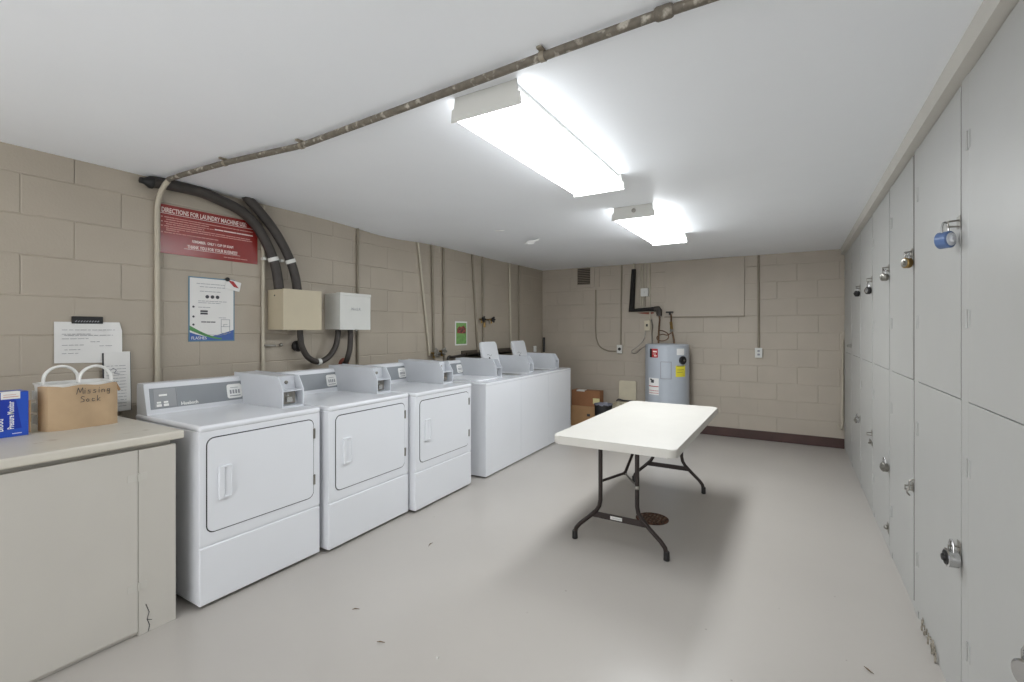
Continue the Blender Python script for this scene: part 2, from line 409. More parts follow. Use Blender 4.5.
# splintered patch at the foot of the second cupboard's lower door
b = NB()
for k in range(26):
    yy = random.uniform(2.53, 2.80); zz = random.uniform(.001, .05); l = random.uniform(.012, .035)
    a = random.uniform(.9, 2.1)
    U = V(0, math.cos(a), math.sin(a)); ob(b, (RX - .0035, yy, zz + .01), U, X.cross(U), -X, -l / 2, l / 2, -.003, .004, 0, random.uniform(.002, .006))
tag(obj('peeling_paint', b, mat('torn_edge', (150, 143, 130), .8, var=.5, scale=80)), 'torn and peeling strip of paint at the foot of the locker with the blue padlock', 'peeling paint')

# ------------------------------------------------------------------ laundry machines
def slope_frame():
    A = Vector((-3.03, 0, .905)); T = Vector((-3.062, 0, 1.055)); v = (T - A).normalized(); n = Y.cross(v).normalized()
    if n.x < 0: n = -n
    return A, v, n, (T - A).length
def control_panel(t, y0, y1, brand=True):
    p = NB(); prism(p, [(-3.15, .893), (-3.022, .893), (-3.030, .905), (-3.062, 1.055), (-3.072, 1.066), (-3.14, 1.066), (-3.15, 1.055)], (0, 0, 0), X, Z, Y, y0, y1, .004)
    cp = obj('control_panel', p, 'enamel2', t)
    A, v, n, L = slope_frame()
    O = A + Y * y0; wd = y1 - y0
    q = NB(); ob(q, O, Y, v, n, .022, wd - .012, .018, L - .018, -.004, .0018, .0008); fp = obj('faceplate', q, 'face', cp)
    q = NB(); ob(q, O, Y, v, n, .040, .150, .026, L - .026, .0, .0030, .0006)
    ob(q, O, Y, v, n, .153, .156, .020, L - .020, .0, .0032); obj('display_window', q, 'face2', fp)
    for a, c, d, e in ((.050, .075, .030, .044), (.085, .110, .030, .044), (.052, .073, .048, .058), (.086, .108, .048, .058), (.065, .105, .088, .098)):
        q = NB(); ob(q, O, Y, v, n, a, c, d, e, .002, .0036, .0004); obj('indicator', q, 'white', fp)
    q = NB(); lettering(q, 'Huebsch', O + Y * .172 + v * .026 + n * .0022, Y, v, .026, sx=1.0, bold=.0007); obj('brand_lettering', q, 'white', fp)
    u0 = wd - .118
    q = NB(); prism(q, rrect(u0, u0 + .092, .030, .118, .014), O, Y, v, n, 0, .0045, .001); st = obj('cycle_card', q, 'white', fp)
    q = NB()
    for k in range(4): ob(q, O, Y, v, n, u0 + .016 + .017 * k, u0 + .026 + .017 * k, .058, .082, .0040, .0050)
    ob(q, O, Y, v, n, u0 + .014, u0 + .080, .042, .047, .0040, .0050); ob(q, O, Y, v, n, u0 + .020, u0 + .070, .094, .097, .0040, .0050)
    obj('cycle_print', q, 'ink', st)
    return cp
def coin_box(t, y0, y1, ztop=1.083):
    c = NB(); zb = .893; w = .008
    prof = [(-3.13, zb), (-2.615, zb), (-2.612, 1.0), (-2.66, ztop - .004), (-2.665, ztop), (-3.13, ztop + .008)]
    prism(c, prof, (0, 0, 0), X, Z, Y, y0, y0 + w, .0015); prism(c, prof, (0, 0, 0), X, Z, Y, y1 - w, y1, .0015)
    inner = [(-3.13, zb), (-2.665, zb), (-2.69, 1.0), (-2.70, ztop - .006), (-3.13, ztop + .004)]
    prism(c, inner, (0, 0, 0), X, Z, Y, y0 + w, y1 - w)
    bx(c, -2.70, -2.622, y0 + w, y1 - w, .990, .998); bx(c, -2.68, -2.616, y0 + w, y1 - w, zb, .905)
    cb = obj('coin_box', c, 'boxgrey', t)
    ym = (y0 + y1) / 2
    s = NB(); bx(s, -2.672, -2.655, y0 + .022, y1 - .03, .912, .984, .002); sl = obj('coin_slide', s, 'steel', cb)
    s = NB(); bx(s, -2.660, -2.640, ym - .025, ym + .012, .925, .955, .002); lathe(s, (-2.656, ym - .012, .97), [(.008, 0), (.008, .006), (0, .008)], 14, X); obj('coin_slot', s, 'chrome', sl)
    s = NB(); lathe(s, (-2.699, ym + .005, 1.04), [(.011, 0), (.011, .008), (.008, .01), (0, .01)], 16, X); obj('key_lock', s, 'steel', cb)
def feet(t, x0, x1, y0, y1, z):
    for x in (x0 + .06, x1 - .07):
        for y in (y0 + .06, y1 - .06):
            f = NB(); lathe(f, (x, y, 0), [(.022, 0), (.022, .008), (.012, .010), (.012, z + .004)], 14); obj('foot', f, 'black', t)
def dryer(y0, y1, xf, label, rot=0., inset=.036):
    t = thing('dryer', ((xf - 3.15) / 2, (y0 + y1) / 2, 0), label, 'dryer', 'coin-operated dryers along the block wall')
    w = y1 - y0
    c = NB(); bx(c, -3.15, xf - .006, y0, y1, .016, .872, .012, 3); bx(c, xf - .03, xf, y0 + .0006, y1 - .0006, .304, .866, .006, 2); obj('cabinet', c, 'enamel', t)
    c = NB(); bx(c, -3.155, xf + .006, y0 - .001, y1 + .001, .862, .895, .014, 4); obj('top', c, 'enamel_top', t)
    c = NB(); bx(c, xf - .03, xf + .001, y0 + .001, y1 - .001, .018, .299, .007, 3); obj('lower_panel', c, 'enamel', t)
    # door with rounded corners
    a, e, zb, zt = y0 + inset, y1 - .05, .368, .828
    c = NB(); prism(c, rrect(a - .0055, e + .0055, zb - .0055, zt + .0055, .038), (xf, 0, 0), Y, Z, X, -.003, .0012); obj('door_groove_line', c, 'shadow', t)  # dark outline painted in for the shaded groove round the door
    c = NB(); prism(c, rrect(a, e, zb, zt, .033), (xf, 0, 0), Y, Z, X, -.002, .0055, .002); dr = obj('door', c, 'enamel', t)
    # recessed pull
    h0, h1, v0, v1 = a + .048, a + .112, .520, .682
    O = V(xf + .0045, 0, 0)
    h = NB(); ob(h, O, Y, Z, X, h0, h0 + .026, v0, v1, 0, .016, .004); ob(h, O, Y, Z, X, h1 - .006, h1, v0, v1, 0, .016, .002)
    ob(h, O, Y, Z, X, h0 + .02, h1 - .003, v0, v0 + .012, 0, .015, .003); ob(h, O, Y, Z, X, h0 + .02, h1 - .003, v1 - .008, v1, 0, .015, .002)
    prism(h, [(h0 + .024, 0), (h1 - .004, .0), (h1 - .004, .013), (h1 - .012, .012), (h0 + .026, .002)], O, Y, X, Z, v0 + .01, v1 - .006)
    obj('handle', h, 'enamel', dr)
    for hz in (.47, .745):
        h = NB(); bx(h, xf + .0, xf + .012, e - .002, e + .010, hz - .03, hz + .03, .002); obj('hinge', h, 'steel', dr)
    control_panel(t, y0 + .005, y1 - .122)
    coin_box(t, y1 - .148, y1 - .004)
    feet(t, -3.15, xf, y0, y1, .016)
    t.rotation_euler.z = rot
dryer(1.185, 1.863, -2.466, 'nearest white front-loading dryer, beside the painted base cabinet')
dryer(1.885, 2.607, -2.443, 'middle one of the three white front-loading dryers', .034, .054)
dryer(2.624, 3.370, -2.420, 'farthest white dryer, next to the long row of top-loading washers', .036, .052)

def washer(y0, y1, label, openlid, xf=-2.50, rot=.037):
    t = thing('washer', ((xf - 3.15) / 2, (y0 + y1) / 2, 0), label, 'washing machine', 'coin-operated top-loading washers')
    c = NB(); bx(c, -3.15, xf, y0 + .0003, y1 - .0003, .014, .868, .0022, 2); obj('cabinet', c, 'enamel', t)
    # top deck with a round tub opening under the lid
    a, e, xa, xb = y0 + .145, y1 - .202, -2.99, -2.60
    c = NB()
    bx(c, -3.155, xa, y0, y1, .862, .893, .008, 3); bx(c, xb, xf + .002, y0, y1, .862, .893, .008, 3)
    bx(c, xa - .012, xb + .012, y0, a, .862, .893, .006, 2); bx(c, xa - .012, xb + .012, e, y1, .862, .893, .006, 2)
    obj('top', c, 'enamel_top', t)
    c = NB(); lathe(c, ((xa + xb) / 2, (a + e) / 2, .868), [(.0, -.002), (.17, -.002), (.20, .004), (.215, .006)], 36); obj('tub', c, 'steel', t)
    if openlid:
        lean = math.radians(13); v = V(-math.sin(lean), 0, math.cos(lean)); n = V(math.cos(lean), 0, math.sin(lean))
        O = V(-2.978, 0, .894)
        l = NB(); prism(l, rrect(a - .002, e + .002, 0, .372, .035), O, Y, v, n, -.022, 0, .006)
        prism(l, rrect(a + .02, e - .02, .03, .345, .04), O, Y, v, n, -.004, .006, .004)
        ld = obj('lid', l, 'enamel', t)
        l = NB(); ym = (a + e) / 2 - .05
        for uu, vv, rr in ((0, .17, .016), (.05, .15, .006), (-.055, .14, .006), (.09, .09, .006)):
            prism(l, [(rr * math.cos(k * math.pi / 6), rr * math.sin(k * math.pi / 6)) for k in range(12)], O + Y * (ym + uu) + v * vv, Y, v, n, .005, .008)
        obj('lid_symbol', l, 'darkink', ld)
        l = NB(); strokes(l, O + n * .0055, Y, v, [[(ym - .04 + .02 * k, .21 + .012 * math.sin(k * 1.3)), (ym - .02 + .02 * k, .21 + .012 * math.sin(k * 1.3 + 1.3))] for k in range(5)], .005)
        obj('lid_print', l, 'ink', ld)
        for yy in (a + .02, e - .02):
            l = NB(); cyl(l, (-2.982, yy - .02, .897), (-2.982, yy + .02, .897), .007, 10); obj('hinge', l, 'steel', ld)
    else:
        l = NB(); prism(l, rrect(a - .006, e + .006, -3.0, -2.595, .035), (0, 0, .886), Y, X, -Z, -.02, -.0, .006); obj('lid', l, 'enamel', t)
    control_panel(t, y0 + .005, y1 - .175)
    coin_box(t, y1 - .198, y1 - .088)
    feet(t, -3.15, xf, y0, y1, .014)
    t.rotation_euler.z = rot; t.scale.z = .978
washer(3.580, 4.2775, 'first white top-loading washer in the row, lid shut and grey control panel showing', False, -2.434)
washer(4.2785, 4.976, 'middle white washer in the row, its lid standing open', True, -2.460)
washer(4.977, 5.6745, 'last white washer in the row, near the cardboard boxes, lid open', True, -2.486)

# ------------------------------------------------------------------ base cabinet and worktop at the left
t = thing('base_cabinet', (-2.9, .2, 0), 'painted off-white base cabinet at the left edge, beside the nearest dryer', 'cabinet')
b = NB(); bx(b, -3.375, -2.518, -.6, 1.098, 0, .826, .002); bx(b, -2.53, -2.5, .952, 1.10, 0, .828, .002); bx(b, -3.36, -2.535, -.6, 1.09, .82, .848); obj('body', b, 'cabinet', t)
b = NB(); bx(b, -2.517, -2.4998, -.02, .9495, .022, .829, .0012); d = obj('door', b, 'cabinet', t)
for hz in (.222, .708):
    h = NB(); ob(h, (-2.4995, .95, hz), Y, Z, X, -.04, -.004, -.016, .016, 0, .002, .0006); ob(h, (-2.4995, .95, hz), Y, Z, X, .004, .034, -.016, .016, 0, .002, .0006)
    cyl(h, (-2.496, .9505, hz - .018), (-2.496, .9505, hz + .018), .0035, 8); obj('hinge', h, 'trim', d)
b = NB(); strokes(b, (-2.4996, .98, .0), Y, Z, [[(0, .13), (.012, .09), (.004, .06), (.014, .03), (.008, .004)], [(.004, .06), (.022, .05)]], .0026, .001)
obj('chipped_crack', b, 'darkink', t)
b = NB(); bx(b, -3.385, -2.478, -.62, 1.128, .850, .89, .009, 3); tag(obj('worktop', b, 'counter'), 'stained cream laminate worktop over the painted base cabinet', 'worktop')

# blue carton
t = thing('blue_carton', (-3.0, .58, .89), 'bright blue printed carton on the left end of the worktop', 'carton')
b = NB(); bx(b, -3.07, -2.962, .46, .712, .8905, 1.088, .0015); obj('box', b, 'blue', t)
F = V(-2.962, 0, 0)
b = NB(); prism(b, [(.47, .918), (.69, .926), (.672, 1.05), (.655, 1.066), (.47, 1.06)], F, Y, Z, X, 0, .0006); obj('print_panel', b, 'blue2', t)
b = NB(); lettering(b, 'Pressure Monitor', F + Y * .665 + Z * .925 + X * .0007, Z, -Y, .0285, sx=.6, bold=.0006); lettering(b, 'Blood', F + Y * .632 + Z * .918 + X * .0007, Z, -Y, .034, sx=.7, bold=.0006)
lettering(b, 'upper arm', F + Y * .610 + Z * .922 + X * .0007, Z, -Y, .014, sx=.7)
ob(b, F, Y, Z, X, .660, .690, .903, .906, 0, .0008); obj('lettering', b, 'white', t)
b = NB(); ob(b, F, Y, Z, X, .625, .685, 1.058, 1.091, 0, .001); bx(b, -3.0, -2.9615, .625, .685, 1.088, 1.0895); lb = obj('price_label', b, 'paper', t)
b = NB(); ob(b, F, Y, Z, X, .632, .68, 1.066, 1.069, .0008, .0014); ob(b, F, Y, Z, X, .632, .672, 1.076, 1.078, .0008, .0014); obj('label_print', b, 'redtxt2', lb)
b = NB(); bx(b, -3.06, -2.972, .712, .7135, .90, 1.06); prism(b, [(-2.975, .712), (-2.966, .719), (-2.964, .719), (-2.967, .712)], (0, 0, 0), X, Y, Z, .90, 1.045); obj('end_flap', b, 'card', t)
# white basket with two strap handles
t = thing('plastic_basket', (-3.06, .89, .89), 'white plastic tote basket with two loop handles behind the brown paper', 'basket')
def ring(x0, x1, y0, y1, z, r, n=5): return [V(p[0], p[1], z) for p in rrect(x0, x1, y0, y1, r, n)]
b = NB(); lv = []
for z, i_ in ((.8905, .02), (.90, .012), (1.095, .0), (1.107, -.006), (1.107, .004), (1.08, .012), (.905, .022)):
    lv.append([b.verts.new(p) for p in ring(-3.16 + i_, -2.965 - i_, .768 + i_, 1.034 - i_, z, .05)])
for i in range(len(lv) - 1):
    k = len(lv[i])
    for j in range(k): b.faces.new([lv[i][j], lv[i][(j + 1) % k], lv[i + 1][(j + 1) % k], lv[i + 1][j]])
b.faces.new(lv[0][::-1]); b.faces.new(lv[-1])
obj('tub', b, 'white', t)
b = NB()
for k in range(6):
    for j in range(3):
        z0 = .915 + j * .058; ob(b, (-3.1615 + .02, .767, z0), X, Z, -Y, .022 * k, .022 * k + .011, 0, .04, -.004, .0016)
obj('side_slots', b, 'boxwhite', t)
for xx, ya, yb in ((-3.10, .795, .925), (-2.985, .893, 1.02)):
    b = NB(); m = (ya + yb) / 2
    tube(b, [(xx, ya, 1.09), (xx, ya + .004, 1.14), (xx, ya + .028, 1.172), (xx, m, 1.184), (xx, yb - .028, 1.172), (xx, yb - .004, 1.14), (xx, yb, 1.09)], .0135, 10, True, flat=.5)
    obj('handle', b, 'white', t)
# brown paper wrapped round the front of the basket
t = thing('paper_bag', (-2.96, .88, .89), 'brown paper sack wrapped on the basket front, hand-lettered for missing socks', 'paper bag')
b = NB()
pts = [(-3.03, .735), (-2.995, .738), (-2.965, .752), (-2.95, .785)] + [(-2.946 + .004 * math.sin(k * .9), .80 + k * .022) for k in range(9)] + [(-2.95, .995), (-2.965, 1.014), (-3.0, 1.021), (-3.04, 1.023)]
rows = []
for side in (0, 1):
    for hgt in (0, 1, 2, 3):
        z = (.8905, .895, 1.0, 1.096)[hgt]
        rows.append([b.verts.new((p[0] + (.004 if hgt == 0 else 0) - side * .0025 + (-.006 if hgt == 3 else 0), p[1] + .025, z + (.004 * math.sin(i * 1.1) if hgt == 3 else 0))) for i, p in enumerate(pts)])
for h in (0, 1, 2, 4, 5, 6):
    for i in range(len(pts) - 1): b.faces.new([rows[h][i], rows[h][i + 1], rows[h + 1][i + 1], rows[h + 1][i]])
for i in range(len(pts) - 1):
    b.faces.new([rows[3][i], rows[3][i + 1], rows[7][i + 1], rows[7][i]]); b.faces.new([rows[0][i], rows[0][i + 1], rows[4][i + 1], rows[4][i]])
obj('sack', b, 'bag', t)
b = NB(); prism(b, [(1.043, 1.095), (1.061, 1.055), (1.051, 1.05), (1.043, 1.062)], (-2.99, 0, 0), Y, Z, X, 0, .002); obj('torn_flap', b, 'card', t)
G = {'M': [[(0, 0), (.2, 1), (.42, .25), (.75, 1), (.8, 0)]], 'i': [[(.1, .6), (.08, 0)], [(.12, .8), (.14, .86)]], 's': [[(.4, .5), (.15, .55), (.1, .38), (.38, .22), (.3, .02), (.02, .05)]],
     'n': [[(.05, .5), (.05, 0)], [(.05, .38), (.25, .5), (.38, .4), (.38, 0)]], 'g': [[(.4, .5), (.1, .48), (.05, .2), (.35, .15), (.4, .5), (.36, -.3), (.08, -.28)]],
     'S': [[(.55, .85), (.25, 1), (.05, .75), (.5, .4), (.45, .08), (.02, .05)]], 'o': [[(.2, .5), (.03, .3), (.15, .02), (.38, .1), (.38, .4), (.2, .5)]],
     'c': [[(.4, .42), (.15, .5), (.04, .22), (.2, .02), (.42, .1)]], 'k': [[(.06, .95), (.05, 0)], [(.4, .5), (.07, .22), (.42, 0)]]}
b = NB()
for word, u, vv, sz, adv in (('Missing', .872, 1.055, .030, .021), ('Sock', .886, 1.015, .028, .021)):
    for ch in word:
        strokes(b, (-2.9415, u, vv), Y, Z, [[(p[0] * sz, p[1] * sz) for p in l] for l in G[ch]], .0022, .001)
        u += (.028 if ch == 'M' else .012 if ch == 'i' else adv)
obj('handwriting', b, 'darkink', t)

# ------------------------------------------------------------------ papers and signs on the left wall (face +X)
WX = LX
b = NB()
gx, gz = 14, 10; vv = []
for i in range(gx + 1):
    c_ = []
    for j in range(gz + 1):
        u, w = i / gx, j / gz
        y = .911 + u * .292 - (.012 * max(0, w - .8) / .2 * (u > .93)); z = 1.185 + w * .222 - u * .012 + .012 * u * w
        c_.append(b.verts.new((WX + .004 + .010 * (1 - w) * (u - .3) ** 2 * 3 + .012 * max(0, u - .85) / .15 * w, y, z)))
    vv.append(c_)
for i in range(gx):
    for j in range(gz): b.faces.new([vv[i][j], vv[i + 1][j], vv[i + 1][j + 1], vv[i][j + 1]])
r = bmesh.ops.extrude_face_region(b, geom=list(b.faces)); bmesh.ops.translate(b, verts=[v for v in r['geom'] if isinstance(v, bmesh.types.BMVert)], vec=(.0015, 0, 0))
t = thing('posted_sheet', (WX + .006, 1.05, 1.185), 'large white typed sheet hung on the block wall above the paper sack', 'paper sheet')
obj('sheet', b, 'paper', t)
for row in [(.03, .26, .178), (.03, .15, .155), (.04, .25, .148), (.03, .14, .130), (.15, .19, .112), (.03, .12, .095), (.19, .25, .088), (.04, .11, .07), (.03, .10, .05)]:
    b = NB(); scribble(b, (WX + .0125, .911, 1.185), Y, Z, [row], .0024); obj('text_line', b, 'ink', t)
b = NB(); bx(b, WX + .002, WX + .012, .982, 1.118, 1.398, 1.438, .003); bc = tag(obj('clip', b, 'black'), 'flat black clip holding the top of the large white sheet', 'clip')
b = NB(); lettering(b, 'NOTICE BOARD', (WX + .0122, .992, 1.403), Y, Z, .016, sx=.9); b.free()
b = NB(); strokes(b, (WX + .0121, .99, 1.404), Y, Z, [[(.006 + .012 * k, .004), (.012 + .012 * k, .010)] for k in range(9)], .004, .0006); obj('worn_print', b, 'ink', bc)
t = thing('notepad', (WX + .012, 1.18, .892), 'narrow white ruled notepad leaning at the wall between sack and dryer', 'notepad')
b = NB(); ob(b, (WX + .03, 1.112, .892), Y, V(-.04, 0, 1).normalized(), V(1, 0, .04).normalized(), .006, .128, 0, .345, 0, .007, .001); obj('pad', b, 'paper', t)
b = NB(); ob(b, (WX + .024, 1.112, .891), Y, V(-.04, 0, 1).normalized(), V(1, 0, .04).normalized(), .0, .134, 0, .34, 0, .005, .001); obj('backing_board', b, 'darkink', t)
b = NB(); scribble(b, V(WX + .0378, 1.118, .892), Y, V(-.04, 0, 1).normalized(), [(.01, .10, .03 + .018 * k) for k in range(14)], .0026)
strokes(b, V(WX + .0378, 1.118, .892), Y, V(-.04, 0, 1).normalized(), [[(.02, .235), (.04, .25), (.055, .24), (.045, .222), (.07, .215)]], .004); obj('written_lines', b, 'ink', t)

# red sign
t = thing('instruction_sign', (WX + .002, 1.708, 1.845), 'red sign with white directions lettering high on the block wall', 'sign')
b = NB(); bx(b, WX + .001, WX + .005, 1.384, 2.024, 1.845, 2.152, .001); obj('panel', b, 'red', t)
S0 = V(WX + .0052, 1.386, 1.848)
b = NB(); lettering(b, 'DIRECTIONS FOR LAUNDRY MACHINE USE:', S0 + Y * .022 + Z * .256, Y, Z, .042, sx=.65, bold=.0007)
ob(b, S0, Y, Z, X, .014, .612, .247, .250, 0, .0006)
lettering(b, 'REMEMBER:  ONLY 1 CUP OF SOAP!', S0 + Y * .33 + Z * .088, Y, Z, .024, 'CENTER', sx=.7, bold=.0006)
lettering(b, 'THANK YOU FOR YOUR BUSINESS!', S0 + Y * .33 + Z * .048, Y, Z, .030, 'CENTER', sx=.68, bold=.0006)
ob(b, S0, Y, Z, X, .15, .51, .041, .043, 0, .0006); obj('heading', b, 'redtxt', t)
for row in [(.04, .60, .226), (.05, .30, .212), (.04, .33, .197), (.05, .27, .184), (.04, .58, .170), (.05, .60, .157), (.05, .12, .145), (.04, .36, .130), (.40, .56, .02)]:
    b = NB(); scribble(b, S0, Y, Z, [row], .0055); obj('text_line', b, 'redtxt2', t)
for zz in (.226, .197, .170, .130):
    b = NB(); strokes(b, S0, Y, Z, [[(.022, zz), (.028, zz)]], .007); obj('bullet', b, 'redtxt2', t)
b = NB(); scribble(b, S0, Y, Z, [(.34, .60, .200)], .008); obj('bold_line', b, 'redtxt', t)
# white notice with a blue footer
t = thing('notice_poster', (WX + .002, 1.71, 1.287), 'white machine-instructions notice with blue and green foot, under the red sign', 'notice')
b = NB(); bx(b, WX + .001, WX + .004, 1.562, 1.858, 1.287, 1.716, .001); obj('border', b, 'teal', t)
P0 = V(WX + .004, 1.562, 1.287)
b = NB(); ob(b, P0, Y, Z, X, .008, .288, .008, .421, 0, .0006); obj('sheet', b, 'paper', t)
b = NB(); prism(b, [(.008, .008), (.288, .008), (.288, .078)] + [(.288 - .28 * k / 8, .078 - .055 * math.sin(min(1, k / 7) * 1.57) + .10 * max(0, k / 8 - .45) ** 1.6) for k in range(1, 9)], P0, Y, Z, X, 0, .0010); obj('blue_foot', b, 'noticeblue', t)
b = NB(); prism(b, [(.008 + .2 * k / 8, .105 - .085 * math.sin(k / 8 * 1.4)) for k in range(9)] + [(.008 + .2 * k / 8, .075 - .065 * math.sin(k / 8 * 1.4)) for k in range(8, -1, -1)], P0, Y, Z, X, 0, .0013); obj('green_sweep', b, 'green', t)
b = NB(); lettering(b, 'FLASHES', P0 + Y * .016 + Z * .014 + X * .0015, Y, Z, .028, sx=.9); obj('footer_lettering', b, 'white', t)
b = NB(); Q = P0 + X * .0007
for k in range(3): prism(b, [(.115 + .033 * k + .012 * math.cos(a * math.pi / 6), .300 + .012 * math.sin(a * math.pi / 6)) for a in range(12)], Q, Y, Z, X, 0, .0006)
for zz in (.23, .165, .112): prism(b, [(.03 + .007 * math.cos(a * math.pi / 6), zz + .007 * math.sin(a * math.pi / 6)) for a in range(12)], Q, Y, Z, X, 0, .0006)
ob(b, Q, Y, Z, X, .072, .118, .196, .208, 0, .0006); ob(b, Q, Y, Z, X, .072, .118, .180, .192, 0, .0006)
scribble(b, Q, Y, Z, [(.08, .165, .130)], .007)
obj('bullets', b, 'darkink', t)
for row in [(.07, .23, .365), (.07, .2, .335), (.06, .24, .27), (.06, .20, .258), (.05, .24, .385), (.06, .14, .228), (.19, .235, .160)]:
    b = NB(); scribble(b, Q, Y, Z, [row], .0035); obj('text_line', b, 'ink', t)
b = NB(); strokes(b, Q, Y, Z, [[(.205, .055), (.205, .148), (.262, .148), (.262, .055), (.205, .055)], [(.205, .10), (.262, .10)], [(.222, .10), (.222, .115), (.246, .115)], [(.225, .055), (.222, .045), (.238, .045), (.24, .055)], [(.03, .068), (.10, .045), (.2, .04), (.27, .06)]], .003)
obj('machine_drawing', b, 'ink', t)
t = thing('pinned_card', (WX + .01, 1.87, 1.66), 'small red and white card stuck at the notice corner', 'card')
b = NB(); ob(b, (WX + .006, 1.797, 1.708), V(0, .97, -.2).normalized(), V(0, .2, .97).normalized(), X, .0, .105, -.055, .012, 0, .004, .001); obj('card', b, 'paper', t)
b = NB(); prism(b, [(.012, .004), (.05, .006), (.095, -.032), (.06, -.03)], (WX + .010, 1.797, 1.708), V(0, .97, -.2).normalized(), V(0, .2, .97).normalized(), X, 0, .0012); obj('red_print', b, 'redl', t)
b = NB(); lathe(b, (WX + .010, 1.805, 1.715), [(.014, 0), (.014, .008), (0, .012)], 16, X); obj('magnet', b, 'black', t)
# green poster far along the wall
t = thing('picture_poster', (WX + .002, 4.505, 1.185), 'small green picture poster with white border above the washers', 'poster')
b = NB(); bx(b, WX + .001, WX + .004, 4.388, 4.622, 1.185, 1.468, .001); obj('sheet', b, 'paper', t)
b = NB(); bx(b, WX + .004, WX + .005, 4.405, 4.606, 1.2, 1.45); obj('green_field', b, 'pgreen', t)
b = NB(); prism(b, [(4.42, 1.33), (4.50, 1.325), (4.59, 1.325), (4.595, 1.38), (4.55, 1.42), (4.5, 1.40), (4.46, 1.41), (4.425, 1.38)], (WX + .005, 0, 0), Y, Z, X, 0, .0006); obj('picture', b, 'pdark', t)

# ------------------------------------------------------------------ conduits and boxes on the left wall
def conduit(name, pts, r, m, label, cat='conduit', smooth=False, clips=()):
    b = NB(); tube(b, pts, r, 12, smooth)
    o = tag(obj(name, b, m), label, cat)
    for c in clips:
        k = NB(); ob(k, (LX + .001, c[0], c[1]), Y, Z, X, -r - .014, r + .014, -.008, .008, 0, r * 2 + .004, .002); obj('strap', k, m, o)
    return o
cx = LX + .016
conduit('wall_conduit', [(cx, 1.382, .70), (cx, 1.382, 2.12), (cx + .015, 1.382, 2.17), (cx + .05, 1.383, 2.215), (cx + .085, 1.388, 2.25), (cx + .12, 1.392, 2.270)], .0145, 'conduit', 'cream painted conduit rising past the left edge of the red sign')
conduit('wall_conduit', [(cx, 2.06, .70), (cx, 2.06, 2.145), (cx, 2.06, 2.285)], .0125, 'conduit', 'cream painted conduit at the right edge of the red sign, behind the tan box')
conduit('wall_conduit', [(cx, 2.945, .75), (cx, 2.945, 2.28)], .0115, 'conduit_d', 'painted conduit running up behind the right side of the grey-white box')
conduit('wall_pipe', [(cx, 3.74, 2.28), (cx, 3.80, 1.9), (cx, 3.92, 1.09)], .0115, 'conduit', 'leftmost slanting pipe on the wall behind the far dryer', 'pipe')
conduit('wall_pipe', [(cx, 3.96, 2.285), (cx, 4.0, 1.02)], .013, 'conduit_d', 'vertical pipe running down to the paired valves behind the far dryer', 'pipe')
conduit('wall_pipe', [(cx, 4.16, 2.285), (cx, 4.172, .95)], .013, 'conduit_d', 'vertical pipe on the wall just left of the green picture poster', 'pipe')
conduit('wall_pipe', [(cx, 4.71, 2.29), (cx, 4.84, 1.0)], .013, 'conduit_d', 'slanting pipe on the wall just right of the green picture poster', 'pipe')
conduit('wall_pipe', [(cx, 4.935, 2.29), (cx, 4.955, 1.1)], .014, 'conduit_d', 'vertical pipe carrying the two black tap handles', 'pipe')
conduit('wall_pipe', [(cx, 5.59, 2.29), (cx, 5.635, 1.05)], .015, 'conduit', 'cream pipe behind the last open washer lid, left of a darker twin', 'pipe')
conduit('wall_pipe', [(cx, 5.86, 2.29), (cx, 5.855, 1.0)], .013, 'conduit_d', 'rightmost darker pipe on the left wall, near the room corner', 'pipe')
# taps
def tap(y, z, label, m='black', s=1.):
    t = thing('tap', (cx, y, z), label, 'tap', 'taps on the left wall')
    b = NB(); cyl(b, (cx, y, z), (cx + .05 * s, y, z), .010 * s, 12); lathe(b, (cx + .03 * s, y, z), [(.016 * s, 0), (.016 * s, .02 * s)], 12, X); cyl(b, (cx + .03 * s, y, z), (cx + .03 * s, y, z - .05 * s), .011 * s, 10); obj('valve', b, 'brass', t)
    b = NB()
    for k in range(5): ball(b, (cx + .062 * s, y + .028 * s * math.cos(k * 1.2566), z + .028 * s * math.sin(k * 1.2566)), .013 * s)
    lathe(b, (cx + .052 * s, y, z), [(.026 * s, 0), (.026 * s, .014 * s), (.01 * s, .02 * s)], 14, X); obj('handwheel', b, m, t)
tap(4.87, 1.50, 'left one of the two black taps high on the wall above the washers'); tap(5.09, 1.50, 'right one of the two black taps high on the wall above the washers')
b = NB(); cyl(b, (cx + .012, 4.87, 1.5), (cx + .012, 5.09, 1.5), .010, 10); cyl(b, (cx + .012, 4.955, 1.5), (cx + .012, 4.955, 1.40), .017, 10); tag(obj('pipe_tee', b, 'brass'), 'brass cross pipe joining the two black taps', 'pipe')
tap(3.955, 1.115, 'left dull metal tap low behind the far dryer', 'steel', 1.1); tap(4.09, 1.13, 'right dull metal tap low behind the far dryer', 'steel', 1.1)
b = NB(); cyl(b, (cx + .012, 3.92, 1.10), (cx + .012, 4.165, 1.10), .010, 10); cyl(b, (cx + .012, 4.01, 1.1), (cx + .012, 4.01, 1.17), .013, 10); tag(obj('pipe_tee', b, 'steel'), 'dull metal cross pipe behind the far dryer joining two taps', 'pipe')
b = NB(); tube(b, [(LX + .06, 4.17, .95), (LX + .06, 4.18, 1.03), (LX + .06, 4.20, 1.065), (LX + .06, 4.26, 1.06), (LX + .06, 4.38, 1.066), (LX + .06, 4.485, 1.070)], [.014] * 41, 12, True)
tag(obj('drain_hose', b, 'rubber'), 'thin black drain hose arching over behind the first washer', 'hose')
